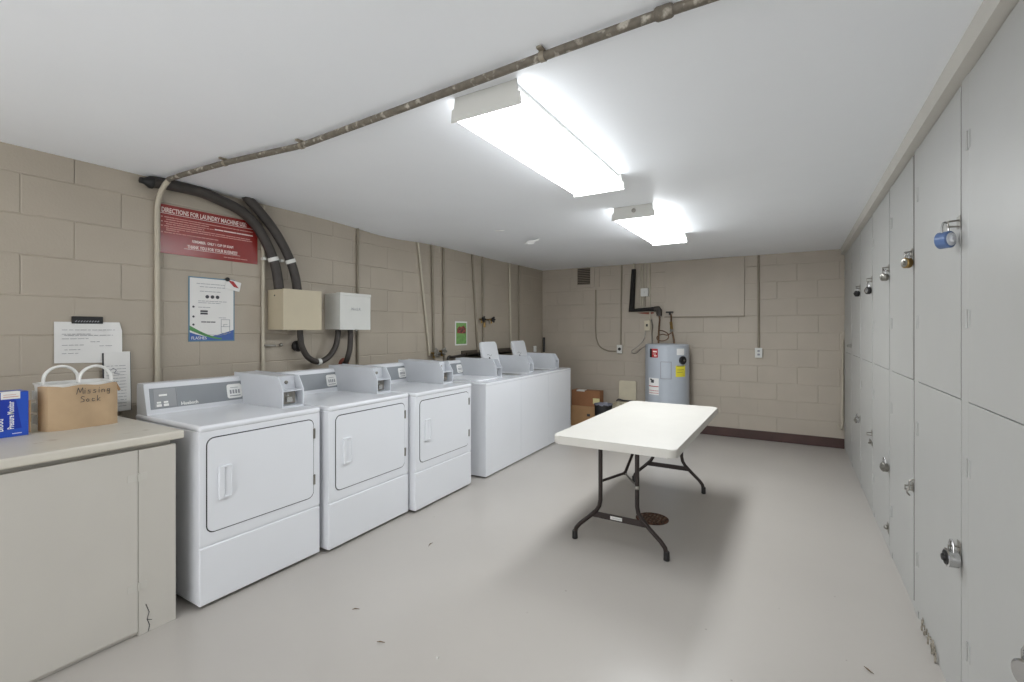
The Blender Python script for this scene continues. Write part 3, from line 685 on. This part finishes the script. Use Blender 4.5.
b = NB(); bx(b, LX + .004, LX + .09, 4.50, 5.62, 1.055, 1.075, .003); bx(b, LX + .075, LX + .09, 4.50, 5.62, 1.055, 1.10, .003); bx(b, LX + .004, LX + .018, 4.50, 5.62, 1.055, 1.12, .003)
tag(obj('drain_trough', b, mat('dark_trough', (84, 76, 66), .6, var=.2)), 'long dark drain trough on the wall behind the washers', 'trough')
b = NB(); bx(b, LX + .001, LX + .028, 6.315, 6.375, 1.035, 1.125, .006); o = tag(obj('switch_box', b, 'white'), 'small white switch box low on the left wall near the corner', 'switch box')
b = NB(); bx(b, LX + .028, LX + .036, 6.338, 6.352, 1.07, 1.09, .002); obj('switch', b, 'boxwhite', o)
# stick against the corner
t = thing('handle_stick', (-3.3, 6.55, .6), 'thin stick with a black grip leaning in the back left corner', 'stick')
b = NB(); tube(b, [(-3.26, 6.40, 0.0), (-3.343, 6.585, 1.16)], .010, 10); obj('shaft', b, 'cream', t)
b = NB(); tube(b, [(-3.333, 6.563, 1.02), (-3.351, 6.598, 1.25)], [.014, .018], 12); obj('grip', b, 'black', t)

# tan junction box and grey-white box
t = thing('junction_box', (-3.28, 2.266, 1.366), 'tan metal junction box on the block wall fed by two black hoses', 'junction box')
b = NB(); bx(b, LX + .001, -3.205, 2.103, 2.423, 1.366, 1.664, .003); obj('body', b, 'tan', t)
b = NB(); bx(b, -3.206, -3.19, 2.100, 2.426, 1.363, 1.667, .003); cv = obj('cover', b, 'tan', t)
b = NB(); lathe(b, (-3.30, 2.103, 1.62), [(.006, 0), (.006, .003), (0, .004)], 10, -Y); obj('screw', b, 'darkink', t)
t = thing('meter_box', (-3.28, 2.765, 1.366), 'grey-white metal box with small lettering, right of the tan box', 'electrical box')
b = NB(); bx(b, LX + .001, -3.205, 2.606, 2.920, 1.369, 1.668, .003); obj('body', b, 'boxwhite', t)
b = NB(); bx(b, -3.206, -3.19, 2.602, 2.926, 1.366, 1.652, .003); bx(b, -3.24, -3.185, 2.600, 2.928, 1.650, 1.674, .004); cv = obj('cover', b, 'boxwhite', t)
b = NB(); lettering(b, 'NoLLR', (-3.1896, 2.765, 1.53), Y, Z, .034, 'CENTER'); obj('lettering', b, 'ink', cv)
b = NB(); bx(b, -3.2, -3.183, 2.755, 2.775, 1.352, 1.37, .002); obj('latch', b, 'steel', cv)

def hose(name, pts, r, label, clamps=(), m='rubber'):
    t = thing(name, Vector(pts[0]), label, 'hose')
    b = NB(); P = smooth_path(pts, 10); tube(b, P, r, 16); obj('tubing', b, m, t)
    for i in clamps:
        a, c = P[i - 1], P[i + 1]; d = (c - a).normalized()
        k = NB(); tube(k, [P[i] - d * .014, P[i] + d * .014], r + .0035, 18)
        ob(k, P[i] + V(-r - .012, -r - .02, 0), Y, Z, X, -.015, .012, -.010, .010, 0, .03, .002); obj('clamp', k, 'boxwhite', t)
    return t
def w2(p, x=-3.34):   # carry a point measured at another depth onto the hose's own distance
    k = x / p[0]; return (x, p[1] * k, (p[2] - CAMZ) * k + CAMZ)
hose('supply_hose', [(-3.345, 1.345, 2.262), (-3.34, 1.43, 2.268), (-3.34, 1.61, 2.268), (-3.34, 1.76, 2.238), (-3.34, 1.88, 2.20), (-3.34, 1.98, 2.125), (-3.335, 2.045, 2.03), (-3.33, 2.095, 1.93), (-3.32, 2.125, 1.83), (-3.31, 2.135, 1.74), (-3.30, 2.138, 1.667)], .035,
     'black hose sweeping over the red sign and down into the tan box', (74,))
hose('supply_hose', [(-3.33, 1.905, 2.315), (-3.33, 1.935, 2.285), (-3.325, 2.00, 2.225), (-3.32, 2.09, 2.13), (-3.31, 2.165, 2.02), (-3.30, 2.225, 1.90), (-3.29, 2.262, 1.78), (-3.28, 2.275, 1.667)], .034,
     'shorter black hose dropping from the ceiling into the tan box, right of the sweeping one', (51,))
b = NB(); lathe(b, (-3.345, 1.30, 2.258), [(0, -.022), (.017, -.02), (.019, 0), (.026, .012), (.037, .03), (.037, .044)], 18, Y); tag(obj('hose_end', b, 'black'), 'black rubber end cap at the hose beside the ceiling corner', 'hose end')
hose('loop_hose', [(-3.29, 2.305, 1.363), (-3.29, 2.308, 1.31), (-3.29, 2.322, 1.235), (-3.29, 2.375, 1.150), (-3.29, 2.466, 1.108), (-3.29, 2.565, 1.140), (-3.29, 2.635, 1.225), (-3.29, 2.658, 1.31), (-3.29, 2.662, 1.365)], .023,
     'black hose looping from under the tan box up to the grey-white box', (41,))
hose('short_hose', [(-3.29, 2.788, 1.365), (-3.29, 2.790, 1.29), (-3.29, 2.783, 1.20), (-3.30, 2.770, 1.13), (-3.33, 2.775, 1.085), (-3.385, 2.80, 1.065)], .023, 'short black hose from the grey-white box bending into the wall')
b = NB(); lathe(b, (LX + .001, 2.80, 1.065), [(.055, 0), (.05, .012), (.03, .014)], 20, X); tag(obj('wall_flange', b, 'redrust'), 'reddish flange where the short black hose enters the wall', 'flange')
b = NB(); lathe(b, (LX + .001, 2.335, 1.238), [(.03, 0), (.042, .01), (.045, .04), (.036, .055), (0, .057)], 22, X); tag(obj('wall_plug', b, 'black'), 'round black plug on the wall beside the looping hose', 'plug')
b = NB(); cyl(b, (LX + .03, 2.06, 1.25), (LX + .03, 2.15, 1.245), .007, 10); ball(b, (LX + .02, 2.20, 1.25), .014); cyl(b, (LX, 2.20, 1.25), (LX + .02, 2.20, 1.25), .008, 8); tag(obj('wall_bolt', b, 'steel'), 'small dark bolt and peg on the conduit below the tan box', 'bolt')

# ------------------------------------------------------------------ ceiling: pipe, fixtures, flakes
t = thing('ceiling_pipe', (-1.4, 1.4, 2.27), 'weathered brown-grey pipe running across the ceiling', 'pipe')
PZ = 2.276
b = NB(); pth = [(.45, 1.395, PZ), (-.32, 1.392, PZ), (-.72, 1.408, PZ), (-1.3, 1.437, PZ), (-2.06, 1.473, PZ), (-2.14, 1.470, PZ), (-2.667, 1.412, PZ), (-3.10, 1.392, PZ), (-3.25, 1.392, PZ)]
tube(b, pth, .0145, 12); obj('tubing', b, 'oldpipe', t)
for (p, q) in (((-.295, 1.392), (-.345, 1.392)),):
    b = NB(); tube(b, [(p[0], p[1], PZ), (p[0] - .006, p[1], PZ), (q[0] + .006, q[1], PZ), (q[0], q[1], PZ)], [.017, .020, .020, .017], 14); obj('coupling', b, 'oldpipe', t)
for x_, y_ in ((-.72, 1.408), (-2.09, 1.473), (-2.667, 1.412)):
    b = NB(); tube(b, [(x_ - .009, y_, PZ), (x_ + .009, y_, PZ)], .0175, 14); bx(b, x_ - .009, x_ + .009, y_ - .03, y_ + .02, 2.291, 2.298); obj('pipe_strap', b, 'conduit_d', t)

def fixture(x0, x1, y0, y1, label, lens='lens'):
    xm = (x0 + x1) / 2; zb, zt = 2.207, 2.299; w = (x1 - x0) / 2
    t = thing('ceiling_light', (xm, (y0 + y1) / 2, zt), label, 'ceiling light', 'fluorescent ceiling lights')
    b = NB(); bx(b, xm - w + .034, xm + w - .034, y0 + .006, y1 - .006, 2.2835, zt, .003); obj('housing', b, 'boxwhite', t)
    prof = [(-w + .006, zb + .016), (-w + .02, zb + .002), (-w + .04, zb), (w - .04, zb), (w - .02, zb + .002), (w - .006, zb + .016), (w - .034, 2.283), (-w + .034, 2.283)]
    b = NB(); prism(b, prof, (xm, 0, 0), X, Z, Y, y0 + .007, y1 - .007); lo = obj('lens', b, lens, t)
    lo.data.materials.append(M[lens + '_side'])                                  # the prismatic sides glow less than the face
    for p in lo.data.polygons: p.material_index = 0 if p.normal.z < -.6 else 1
    for yy in (y0, y1 - .007):
        b = NB(); prism(b, [(-w, zb - .004), (w, zb - .004), (w - .004, 2.252), (w - .016, 2.256), (w - .018, zt), (-w + .018, zt), (-w + .016, 2.256), (-w + .004, 2.252)], (xm, 0, 0), X, Z, Y, yy, yy + .007, .001); obj('end_plate', b, 'boxwhite', t)
    return t
fixture(-1.195, -.868, 1.520, 2.772, 'nearer large fluorescent wraparound light on the ceiling')
t = fixture(-1.205, -.872, 3.515, 4.735, 'farther fluorescent wraparound light, above the folding table', 'lens2')
b = NB(); lathe(b, (-1.03, 3.515, 2.262), [(.016, 0), (.016, .006), (.006, .008)], 14, -Y); obj('end_knob', b, 'steel', t)
def flake(pts, z, label):
    cx_ = sum(p[0] for p in pts) / len(pts); cy_ = sum(p[1] for p in pts) / len(pts)
    b = NB(); prism(b, [(cx_ + (p[0] - cx_) * .62, cy_ + (p[1] - cy_) * .62) for p in pts], (0, 0, z), X, Y, Z, -.004, 0.002)
    xm_ = max(v.co.x for v in b.verts)
    for v in b.verts: v.co.z -= .004 + .45 * (xm_ - v.co.x) * (1 if 'bright' in label else .05)
    tag(obj('paint_flake', b, 'chip'), label, 'paint flake')
flake([(-2.36, 4.12), (-2.30, 4.10), (-2.24, 4.22), (-2.17, 4.26), (-2.21, 4.31), (-2.27, 4.25), (-2.30, 4.33), (-2.34, 4.24)], 2.297, 'bright white curl of peeling paint hanging from the ceiling')
flake([(-2.42, 3.69), (-2.34, 3.70), (-2.29, 3.76), (-2.33, 3.77), (-2.40, 3.73)], 2.298, 'smaller shadowed flake of paint on the ceiling nearer the dryers')

# ------------------------------------------------------------------ back wall
t = thing('wall_vent', (-2.68, BY - .02, 2.0), 'painted square vent high on the back wall near the corner', 'vent')
b = NB()
for a in ((-2.86, -2.79, 2.0, 2.296), (-2.585, -2.52, 2.0, 2.296), (-2.79, -2.585, 2.0, 2.045), (-2.79, -2.585, 2.285, 2.296)): bx(b, a[0], a[1], BY - .024, BY - .001, a[2], a[3], .003)
obj('frame', b, 'block_back', t)
b = NB(); bx(b, -2.795, -2.58, BY - .006, BY - .001, 2.04, 2.29); obj('dark_back', b, mat('vent_interior', (70, 64, 58), .8), t)
b = NB()
for k in range(9): bx(b, -2.79, -2.585, BY - .018, BY - .012, 2.05 + k * .026, 2.058 + k * .026)
obj('louvre', b, mat('vent_louvre', (140, 128, 112), .6), t)
b = NB(); bx(b, -2.52, -2.45, BY - .014, BY - .001, 2.0, 2.296, .002); obj('side_batten', b, 'block_back', t)
b = NB(); tube(b, [(-2.503, BY - .012, 1.96), (-2.503, BY - .012, 1.60), (-2.503, BY - .012, 1.35), (-2.485, BY - .012, 1.22), (-2.43, BY - .012, 1.12), (-2.33, BY - .012, 1.068), (-2.24, BY - .012, 1.06), (-2.17, BY - .015, 1.065)], .0085, 10, True)
tag(obj('wall_cable', b, 'conduit_d'), 'thin cable dropping below the vent and curving to the outlet', 'cable')
def outlet(x, z, label, dark=True):
    t = thing('wall_outlet', (x, BY - .02, z - .055), label, 'outlet')
    b = NB(); bx(b, x - .038, x + .038, BY - .045, BY - .001, z - .058, z + .058, .004); obj('box', b, 'conduit', t)
    b = NB(); bx(b, x - .04, x + .04, BY - .049, BY - .045, z - .06, z + .06, .002); pl = obj('cover_plate', b, 'boxwhite', t)
    b = NB()
    if dark: lathe(b, (x, BY - .049, z), [(.022, 0), (.022, .005), (0, .006)], 16, -Y)
    else:
        for zz in (-.022, .022): prism(b, rrect(x - .014, x + .014, z + zz - .012, z + zz + .012, .006), (0, BY - .049, 0), X, Z, -Y, 0, .002)
    obj('socket', b, 'black' if dark else 'ink', pl)
outlet(-2.132, 1.095, 'outlet box with a dark round socket at the curved cable, left of the water heater')
outlet(-.369, 1.085, 'outlet box below the right-hand conduit on the back wall', False)
b = NB(); tube(b, [(-2.11, BY - .014, 2.295), (-2.125, BY - .014, 1.155)], .011, 10); tag(obj('wall_conduit', b, 'conduit_d'), 'thin conduit from the ceiling to the outlet left of the water heater', 'conduit')
b = NB(); tube(b, [(-.372, BY - .014, 2.295), (-.369, BY - .014, 1.145)], .013, 10); tag(obj('wall_conduit', b, 'conduit_d'), 'conduit on the back wall dropping to the right-hand outlet', 'conduit')
t = thing('wall_board', (-1.02, BY - .02, 1.545), 'large painted board covering an opening high on the back wall', 'board')
b = NB(); bx(b, -1.505, -.53, BY - .026, BY - .001, 1.548, 2.297, .003); obj('board', b, 'block_back', t)
b = NB(); bx(b, -1.51, -.525, BY - .034, BY - .001, 1.535, 1.549, .002); obj('edge_strip', b, 'conduit_d', t)
# pipes over the water heater
t = thing('insulated_pipe', (-1.9, BY - .06, 1.6), 'black foam-insulated pipe bending at right angles above the water heater', 'pipe')
b = NB(); tube(b, [(-1.925, BY - .05, 2.22), (-1.955, BY - .05, 1.645), (-1.62, BY - .05, 1.655)], .031, 16); obj('insulation', b, mat('black_foam', (30, 27, 26), .85, var=.2, scale=30), t)
b = NB(); tube(b, [(-1.922, BY - .05, 2.298), (-1.925, BY - .05, 2.2)], .012, 10); obj('bare_end', b, 'conduit', t)
b = NB(); tube(b, [(-1.64, BY - .05, 1.655), (-1.585, BY - .05, 1.655), (-1.575, BY - .05, 1.64), (-1.575, BY - .05, 1.56)], .036, 14); obj('elbow', b, 'rubber', t)
b = NB(); prism(b, [(-1.90, 1.61), (-1.66, 1.615), (-1.66, 1.595), (-1.74, 1.585), (-1.83, 1.595)], (0, BY - .001, 0), X, Z, -Y, 0, .003); tag(obj('rust_stain', b, 'redrust'), 'reddish stain on the wall under the black insulated pipe', 'stain')
for i, (x_, z_, lb) in enumerate(((-1.845, 1.70, 'leftmost thin painted conduit behind the black insulated pipe'), (-1.815, 1.64, 'second thin painted conduit, left of the small junction box'), (-1.775, 1.95, 'short conduit entering the top of the small junction box'), (-1.715, 1.52, 'rightmost thin painted conduit, beside the large wall board'))):
    b = NB(); tube(b, [(x_ + .0, BY - .013, 2.298), (x_ + .006, BY - .013, z_)], .0105, 10); tag(obj('wall_conduit', b, 'conduit'), lb, 'conduit')
b = NB(); tube(b, [(-1.775, BY - .013, 1.84), (-1.775, BY - .013, 1.69)], .0105, 10); tag(obj('wall_conduit', b, 'conduit_d'), 'short conduit below the small junction box, behind the insulated pipe', 'conduit')
b = NB(); bx(b, -1.83, -1.728, BY - .045, BY - .001, 1.835, 1.948, .004); o = tag(obj('junction_box', b, 'boxwhite'), 'small square white junction box among thin conduits above the water heater', 'junction box')
b = NB(); lathe(b, (-1.78, BY - .045, 1.892), [(.005, 0), (.005, .002), (0, .003)], 8, -Y); obj('screw', b, 'steel', o)
t = thing('cutoff_switch', (-1.74, BY - .03, 1.36), 'small cut-off switch plate with dark toggle above the water heater', 'switch')
b = NB(); bx(b, -1.78, -1.705, BY - .045, BY - .001, 1.36, 1.50, .004); obj('plate', b, 'cream', t)
b = NB(); bx(b, -1.755, -1.73, BY - .056, BY - .045, 1.415, 1.45, .003); obj('toggle', b, 'black', t)
b = NB(); tube(b, [(-1.765, BY - .03, 1.355), (-1.775, BY - .05, 1.26), (-1.80, BY - .10, 1.19), (-1.86, BY - .14, 1.125), (-1.92, BY - .14, 1.085), (-1.925, BY - .13, 1.05), (-1.87, BY - .13, 1.045), (-1.80, BY - .16, 1.10), (-1.70, BY - .2, 1.17), (-1.66, 6.36, 1.188)], .006, 10, True)
tag(obj('flexible_cable', b, 'steel'), 'grey flexible cable looping left beside the water heater top', 'cable')
# water heater
HX, HY, HR = -1.405, 6.275, .272
t = thing('water_heater', (HX, HY, 0), 'grey cylindrical electric water heater against the back wall', 'water heater')
b = NB(); lathe(b, (HX, HY, 0), [(.20, 0), (.20, .02), (HR, .022), (HR, 1.15), (HR - .003, 1.155), (HR - .003, 1.16), (HR, 1.163), (HR, 1.172), (HR - .012, 1.184), (.1, 1.192), (0, 1.193)], 56); obj('tank', b, 'tank', t)
base_a = math.atan2(-HY, -HX)
def patch(b, ang0, ang1, z0, z1, off, th, n=8):
    """curved label on the tank: angles in degrees, positive to the right seen from the room"""
    A = [base_a + math.radians(ang0 + (ang1 - ang0) * i / n) for i in range(n + 1)]
    def P(a, r, z): return b.verts.new((HX + r * math.cos(a), HY + r * math.sin(a), z))
    q = [[P(a, HR + off, z0), P(a, HR + off + th, z0), P(a, HR + off + th, z1), P(a, HR + off, z1)] for a in A]
    for i in range(n):
        for j in range(4): b.faces.new([q[i][j], q[i + 1][j], q[i + 1][(j + 1) % 4], q[i][(j + 1) % 4]])
    b.faces.new(q[0]); b.faces.new(q[-1][::-1])
def deg(px): return math.degrees(math.asin(max(-1, min(1, (px - 667.3) / 23.2))))
b = NB(); patch(b, deg(650), deg(652), 1.02, 1.13, .0005, .001); patch(b, deg(652), deg(658), 1.02, 1.13, .0005, .0012); rl = obj('brand_label', b, 'redl', t)
b = NB(); patch(b, deg(649.8), deg(651.9), 1.021, 1.129, .0012, .001, 3); obj('label_edge', b, 'black', rl)
b = NB(); patch(b, deg(653), deg(657), 1.085, 1.105, .0012, .001, 4); patch(b, deg(653), deg(656), 1.06, 1.068, .0012, .001, 4); patch(b, deg(654), deg(656.8), 1.035, 1.05, .0012, .001, 4); obj('label_print', b, 'redtxt', rl)
b = NB(); patch(b, deg(661.5), deg(671), .765, .965, .0, .014); obj('element_cover', b, 'tank', t)
b = NB(); patch(b, deg(660.7), deg(671.8), .757, .973, .0, .006); obj('cover_lip', b, 'ink', t)
b = NB(); patch(b, deg(677), deg(684.5), 1.055, 1.135, .0005, .001); obj('data_label', b, 'paper', t)
b = NB(); patch(b, deg(676), deg(685.5), .785, .925, .0005, .001); yl = obj('energy_label', b, 'yellow', t)
b = NB(); patch(b, deg(677), deg(684.5), .915, .923, .0012, .001, 4); patch(b, deg(677.5), deg(684), .87, .874, .0012, .001, 4); patch(b, deg(677.5), deg(683), .84, .844, .0012, .001, 4); obj('energy_print', b, 'darkink', yl)
b = NB(); patch(b, deg(648.8), deg(659), .55, .76, .0005, .001); wl = obj('warning_label', b, 'paper', t)
b = NB(); patch(b, deg(649), deg(658.8), .652, .662, .0012, .001, 6); patch(b, deg(649), deg(658.8), .60, .606, .0012, .001, 6); patch(b, deg(649), deg(658.8), .57, .575, .0012, .001, 6); obj('warning_print', b, 'redl', wl)
b = NB(); patch(b, deg(651), deg(654), .70, .74, .0012, .001, 4); patch(b, deg(650), deg(652), .735, .75, .0012, .001, 4); obj('warning_symbol', b, 'darkink', wl)
a_ = base_a + math.radians(deg(682.8)); D = V(math.cos(a_), math.sin(a_), 0)
b = NB(); lathe(b, V(HX, HY, .99) + D * (HR - .004), [(.052, 0), (.052, .02), (.045, .024), (.02, .026), (.018, .034), (0, .034)], 24, D); dl = obj('drain_plug_cover', b, 'black', t)
b = NB(); lathe(b, V(HX, HY, .99) + D * (HR + .029), [(.012, 0), (.012, .003), (0, .004)], 12, D); obj('dial_centre', b, 'steel', dl)
# heater plumbing
def plumb(name, pts, r, m, label, smooth=False):
    b = NB(); tube(b, pts, r, 10, smooth); return tag(obj(name, b, m), label, 'pipe')
plumb('copper_pipe', [(-1.575, BY - .05, 1.57), (-1.56, BY - .08, 1.50), (-1.54, 6.40, 1.35), (-1.53, 6.34, 1.188)], .0115, 'copper', 'left copper pipe from the insulated elbow into the water heater')
plumb('thin_pipe', [(-1.69, BY - .02, 1.52), (-1.66, BY - .06, 1.42), (-1.63, 6.40, 1.3), (-1.615, 6.36, 1.183)], .009, 'steel', 'thin grey conduit from the wall conduit to the heater top')
t = thing('shutoff_pipe', (-1.33, 6.4, 1.2), 'right copper pipe with shut-off valve on the water heater', 'pipe')
b = NB(); tube(b, [(-1.43, BY - .05, 1.60), (-1.415, BY - .06, 1.56), (-1.39, 6.45, 1.40), (-1.34, 6.38, 1.24), (-1.335, 6.37, 1.183)], .0115, 10); obj('tubing', b, 'copper', t)
b = NB(); tube(b, [(-1.402, 6.49, 1.47), (-1.378, 6.43, 1.36)], .019, 12); obj('valve_body', b, 'brass', t)
b = NB(); ob(b, (-1.43, BY - .07, 1.605), X, Y, Z, -.05, .045, -.014, .014, -.010, .012, .004); cyl(b, (-1.43, BY - .07, 1.57), (-1.43, BY - .07, 1.60), .014, 10); obj('valve_handle', b, 'black', t)
b = NB(); ball(b, (-1.38, 6.42, 1.36), .022); obj('union_nut', b, 'steel', t)
b = NB(); tube(b, [(-1.525, 6.39, 1.36), (-1.48, 6.36, 1.355), (-1.41, 6.33, 1.32), (-1.40, 6.32, 1.26), (-1.46, 6.31, 1.225), (-1.53, 6.31, 1.235), (-1.54, 6.32, 1.28), (-1.47, 6.30, 1.31), (-1.41, 6.31, 1.30), (-1.37, 6.38, 1.33)], .007, 10, True)
tag(obj('relief_tube', b, 'copper'), 'small coiled tube looping on top of the water heater', 'tube')

# boxes, bin and tote by the back wall
def carton(x0, x1, y0, y1, z0, z1, m, label):
    t = thing('cardboard_box', ((x0 + x1) / 2, (y0 + y1) / 2, z0), label, 'cardboard box', 'cardboard boxes behind the washers')
    b = NB(); bx(b, x0, x1, y0, y1, z0 + .0005, z1, .003); obj('box', b, m, t); return t
t = carton(-2.745, -2.385, 6.26, 6.58, 0, .288, 'card', 'lower lighter brown cardboard box on the floor behind the washers')
b = NB(); bx(b, -2.50, -2.455, 6.2585, 6.26, .15, .185); obj('printed_mark', b, 'darkink', t)
t = carton(-2.74, -2.315, 6.27, 6.42, .289, .51, 'card2', 'upper darker brown cardboard box stacked beside the bin')
b = NB(); bx(b, -2.66, -2.54, 6.262, 6.36, .51, .513); bx(b, -2.66, -2.54, 6.2665, 6.27, .495, .512); obj('tape', b, 'paper', t)
b = NB(); bx(b, -2.415, -2.318, 6.2675, 6.27, .335, .41); obj('shipping_label', b, mat('pale_label', (222, 214, 160), .8), t)
t = thing('waste_bin', (-2.165, 6.00, 0), 'small black waste bin with a pale liner beside the cardboard boxes', 'waste bin')
b = NB(); lathe(b, (-2.165, 6.00, 0), [(.095, 0), (.10, .003), (.118, .375), (.122, .377), (.122, .387), (.114, .387), (.096, .01), (0, .01)], 32); obj('bin', b, 'black', t)
b = NB()
rg = []
for i, (r_, z_) in enumerate(((.1235, .378), (.1235, .389), (.113, .391), (.105, .37), (.09, .32))):
    rg.append([b.verts.new((-2.165 + (r_ + .003 * math.sin(j * 2.1)) * math.cos(j * math.pi / 16), 6.00 + (r_ + .003 * math.sin(j * 2.1)) * math.sin(j * math.pi / 16), z_ + (.006 if i in (0, 4) else .002) * math.sin(j * 1.7))) for j in range(32)])
for i in range(4):
    for j in range(32): b.faces.new([rg[i][j], rg[i][(j + 1) % 32], rg[i + 1][(j + 1) % 32], rg[i + 1][j]])
obj('liner', b, 'bagliner', t)
t = thing('beige_tote', (-2.02, 6.4, 0), 'beige lidded tote by the water heater, its lid raised against the wall', 'tote')
b = NB(); lvv = []
for z, i_ in ((.001, .03), (.34, .0), (.352, -.008), (.352, .006), (.02, .036)):
    lvv.append([b.verts.new(p) for p in ring(-2.155 + i_, -1.875 - i_, 6.20 + i_, 6.53 - i_, z, .04)])
for i in range(4):
    k = len(lvv[i])
    for j in range(k): b.faces.new([lvv[i][j], lvv[i][(j + 1) % k], lvv[i + 1][(j + 1) % k], lvv[i + 1][j]])
b.faces.new(lvv[0][::-1]); b.faces.new(lvv[-1]); obj('body', b, 'cream', t)
b = NB(); v_ = V(0, .12, .99).normalized(); n_ = V(0, -.99, .12).normalized()
prism(b, rrect(-2.14, -1.895, 0, .275, .02), (0, 6.555, .375), X, v_, n_, -.012, .0, .004); prism(b, rrect(-2.115, -1.92, .025, .25, .02), (0, 6.555, .375), X, v_, n_, 0, .006, .003); obj('lid', b, 'cream', t)
b = NB(); tube(b, [(-2.16, 6.52, .36), (-2.13, 6.54, .385), (-2.06, 6.545, .372), (-1.9, 6.545, .372)], .009, 8, True); obj('hinge', b, 'darkink', t)

# thin pipe in the right back corner
t = thing('corner_pipe', (.47, 6.59, .24), 'thin painted pipe with a hooked foot in the back right corner', 'pipe')
b = NB(); tube(b, [(.488, BY - .016, 1.25), (.486, BY - .016, .30), (.484, BY - .02, .26), (.466, BY - .03, .235), (.446, BY - .03, .25), (.441, BY - .03, .28)], .010, 10); obj('tubing', b, 'conduit', t)

# ------------------------------------------------------------------ folding table
t = thing('folding_table', (-.918, 3.495, 0), 'white plastic-top folding table with dark bronze legs in the middle of the floor', 'table')
b = NB(); prism(b, rrect(-1.290, -.546, 2.650, 4.335, .045, 6), (0, 0, 0), X, Y, Z, .660, .710, .009, 3); obj('tabletop', b, 'tabletop', t)
b = NB()
for xx in (-1.09, -.745): bx(b, xx - .012, xx + .012, 2.84, 4.22, .644, .666, .003)
obj('side_rail', b, 'leg', t)
xc = -.936
for yy, s in ((2.865, 1), (4.20, -1)):
    for sd in (-1, 1):
        b = NB(); xt = xc + sd * .117
        tube(b, [(xt, yy, .662), (xt, yy, .40), (xt, yy, .285), (xt + sd * .008, yy, .245), (xt + sd * .028, yy, .212), (xt + sd * .075, yy, .165), (xt + sd * .14, yy, .105), (xt + sd * .166, yy, .072), (xt + sd * .174, yy, .04), (xt + sd * .175, yy, .012)], .0135, 14)
        lg = obj('leg', b, 'leg', t)
        b = NB(); lathe(b, (xt + sd * .175, yy, 0), [(.015, 0), (.018, .004), (.0175, .05), (.015, .055)], 16); obj('foot_cap', b, 'black', lg)
    b = NB(); bx(b, xc - .172, xc + .172, yy - .006, yy + .006, .168, .205, .002); cb = obj('crossbar', b, 'leg', t)
    if s == 1:
        b = NB(); ob(b, (xc - .005, yy - .0062, .187), X, Z, -Y, -.045, .03, -.010, .010, 0, .0012); lbl = obj('maker_label', b, 'boxwhite', cb)
        b = NB(); strokes(b, (xc - .04, yy - .0075, .184), X, Z, [[(.008 * k, 0), (.008 * k + .005, .005)] for k in range(8)], .003); obj('label_print', b, 'ink', lbl)
    b = NB(); bx(b, xc - .20, xc + .20, yy - .015, yy + .015, .640, .665, .003); obj('top_bracket', b, 'leg', t)
    # folding brace: two arms from the legs to one strut under the top
    J = V(xc, yy + s * .135, .438)
    b = NB(); tube(b, [(xc - .117, yy, .402), J], .0085, 10); tube(b, [J, (xc, yy + s * .56, .655)], .0095, 10); ball(b, J, .013); obj('brace', b, 'leg', t)
    b = NB(); tube(b, [(xc + .117, yy, .402), J], .006, 10); ball(b, (xc + .117, yy, .402), .018); obj('brace_link', b, 'steel', t)
# floor drain
t = thing('floor_drain', (-.876, 3.447, 0), 'rusty round floor drain under the folding table', 'drain')
b = NB(); lathe(b, (-.876, 3.447, -.001), [(.115, 0), (.115, .004), (.10, .006), (.098, .003), (0, .003)], 36); obj('rim', b, 'rust', t)
b = NB()
for k in range(-3, 4):
    h = math.sqrt(max(0, .094 ** 2 - (k * .026) ** 2)); bx(b, -.876 + k * .026 - .006, -.876 + k * .026 + .006, 3.447 - h, 3.447 + h, .002, .006)
obj('grate', b, mat('drain_grate', (120, 98, 80), .8, var=.5, scale=25, rgb2=(62, 44, 36), mixscale=35), t)
# crumbs on the floor
for (x_, y_), l_, lb in (((-1.832, 1.582), .028, 'dark sliver on the floor in front of the nearest dryer'), ((-1.545, 1.47), .03, 'brown crumb on the bare floor near the bottom edge'), ((-1.267, 1.519), .016, 'tiny pale crumb on the bare floor at bottom centre'), ((.256, 2.347), .045, 'dark curled scrap on the floor near the lockers, bottom right'), ((-1.979, 2.304), .05, 'grey scuff flake on the floor before the middle dryer')):
    b = NB(); a = random.uniform(0, 3); U = V(math.cos(a), math.sin(a), 0)
    tube(b, [V(x_, y_, .004) - U * l_ / 2, V(x_, y_, .007), V(x_ + .006, y_ + .004, .004) + U * l_ / 2], [.001, .0028, .001], 6)
    tag(obj('floor_crumb', b, 'dust' if 'pale' not in lb else 'paper'), lb, 'crumb')
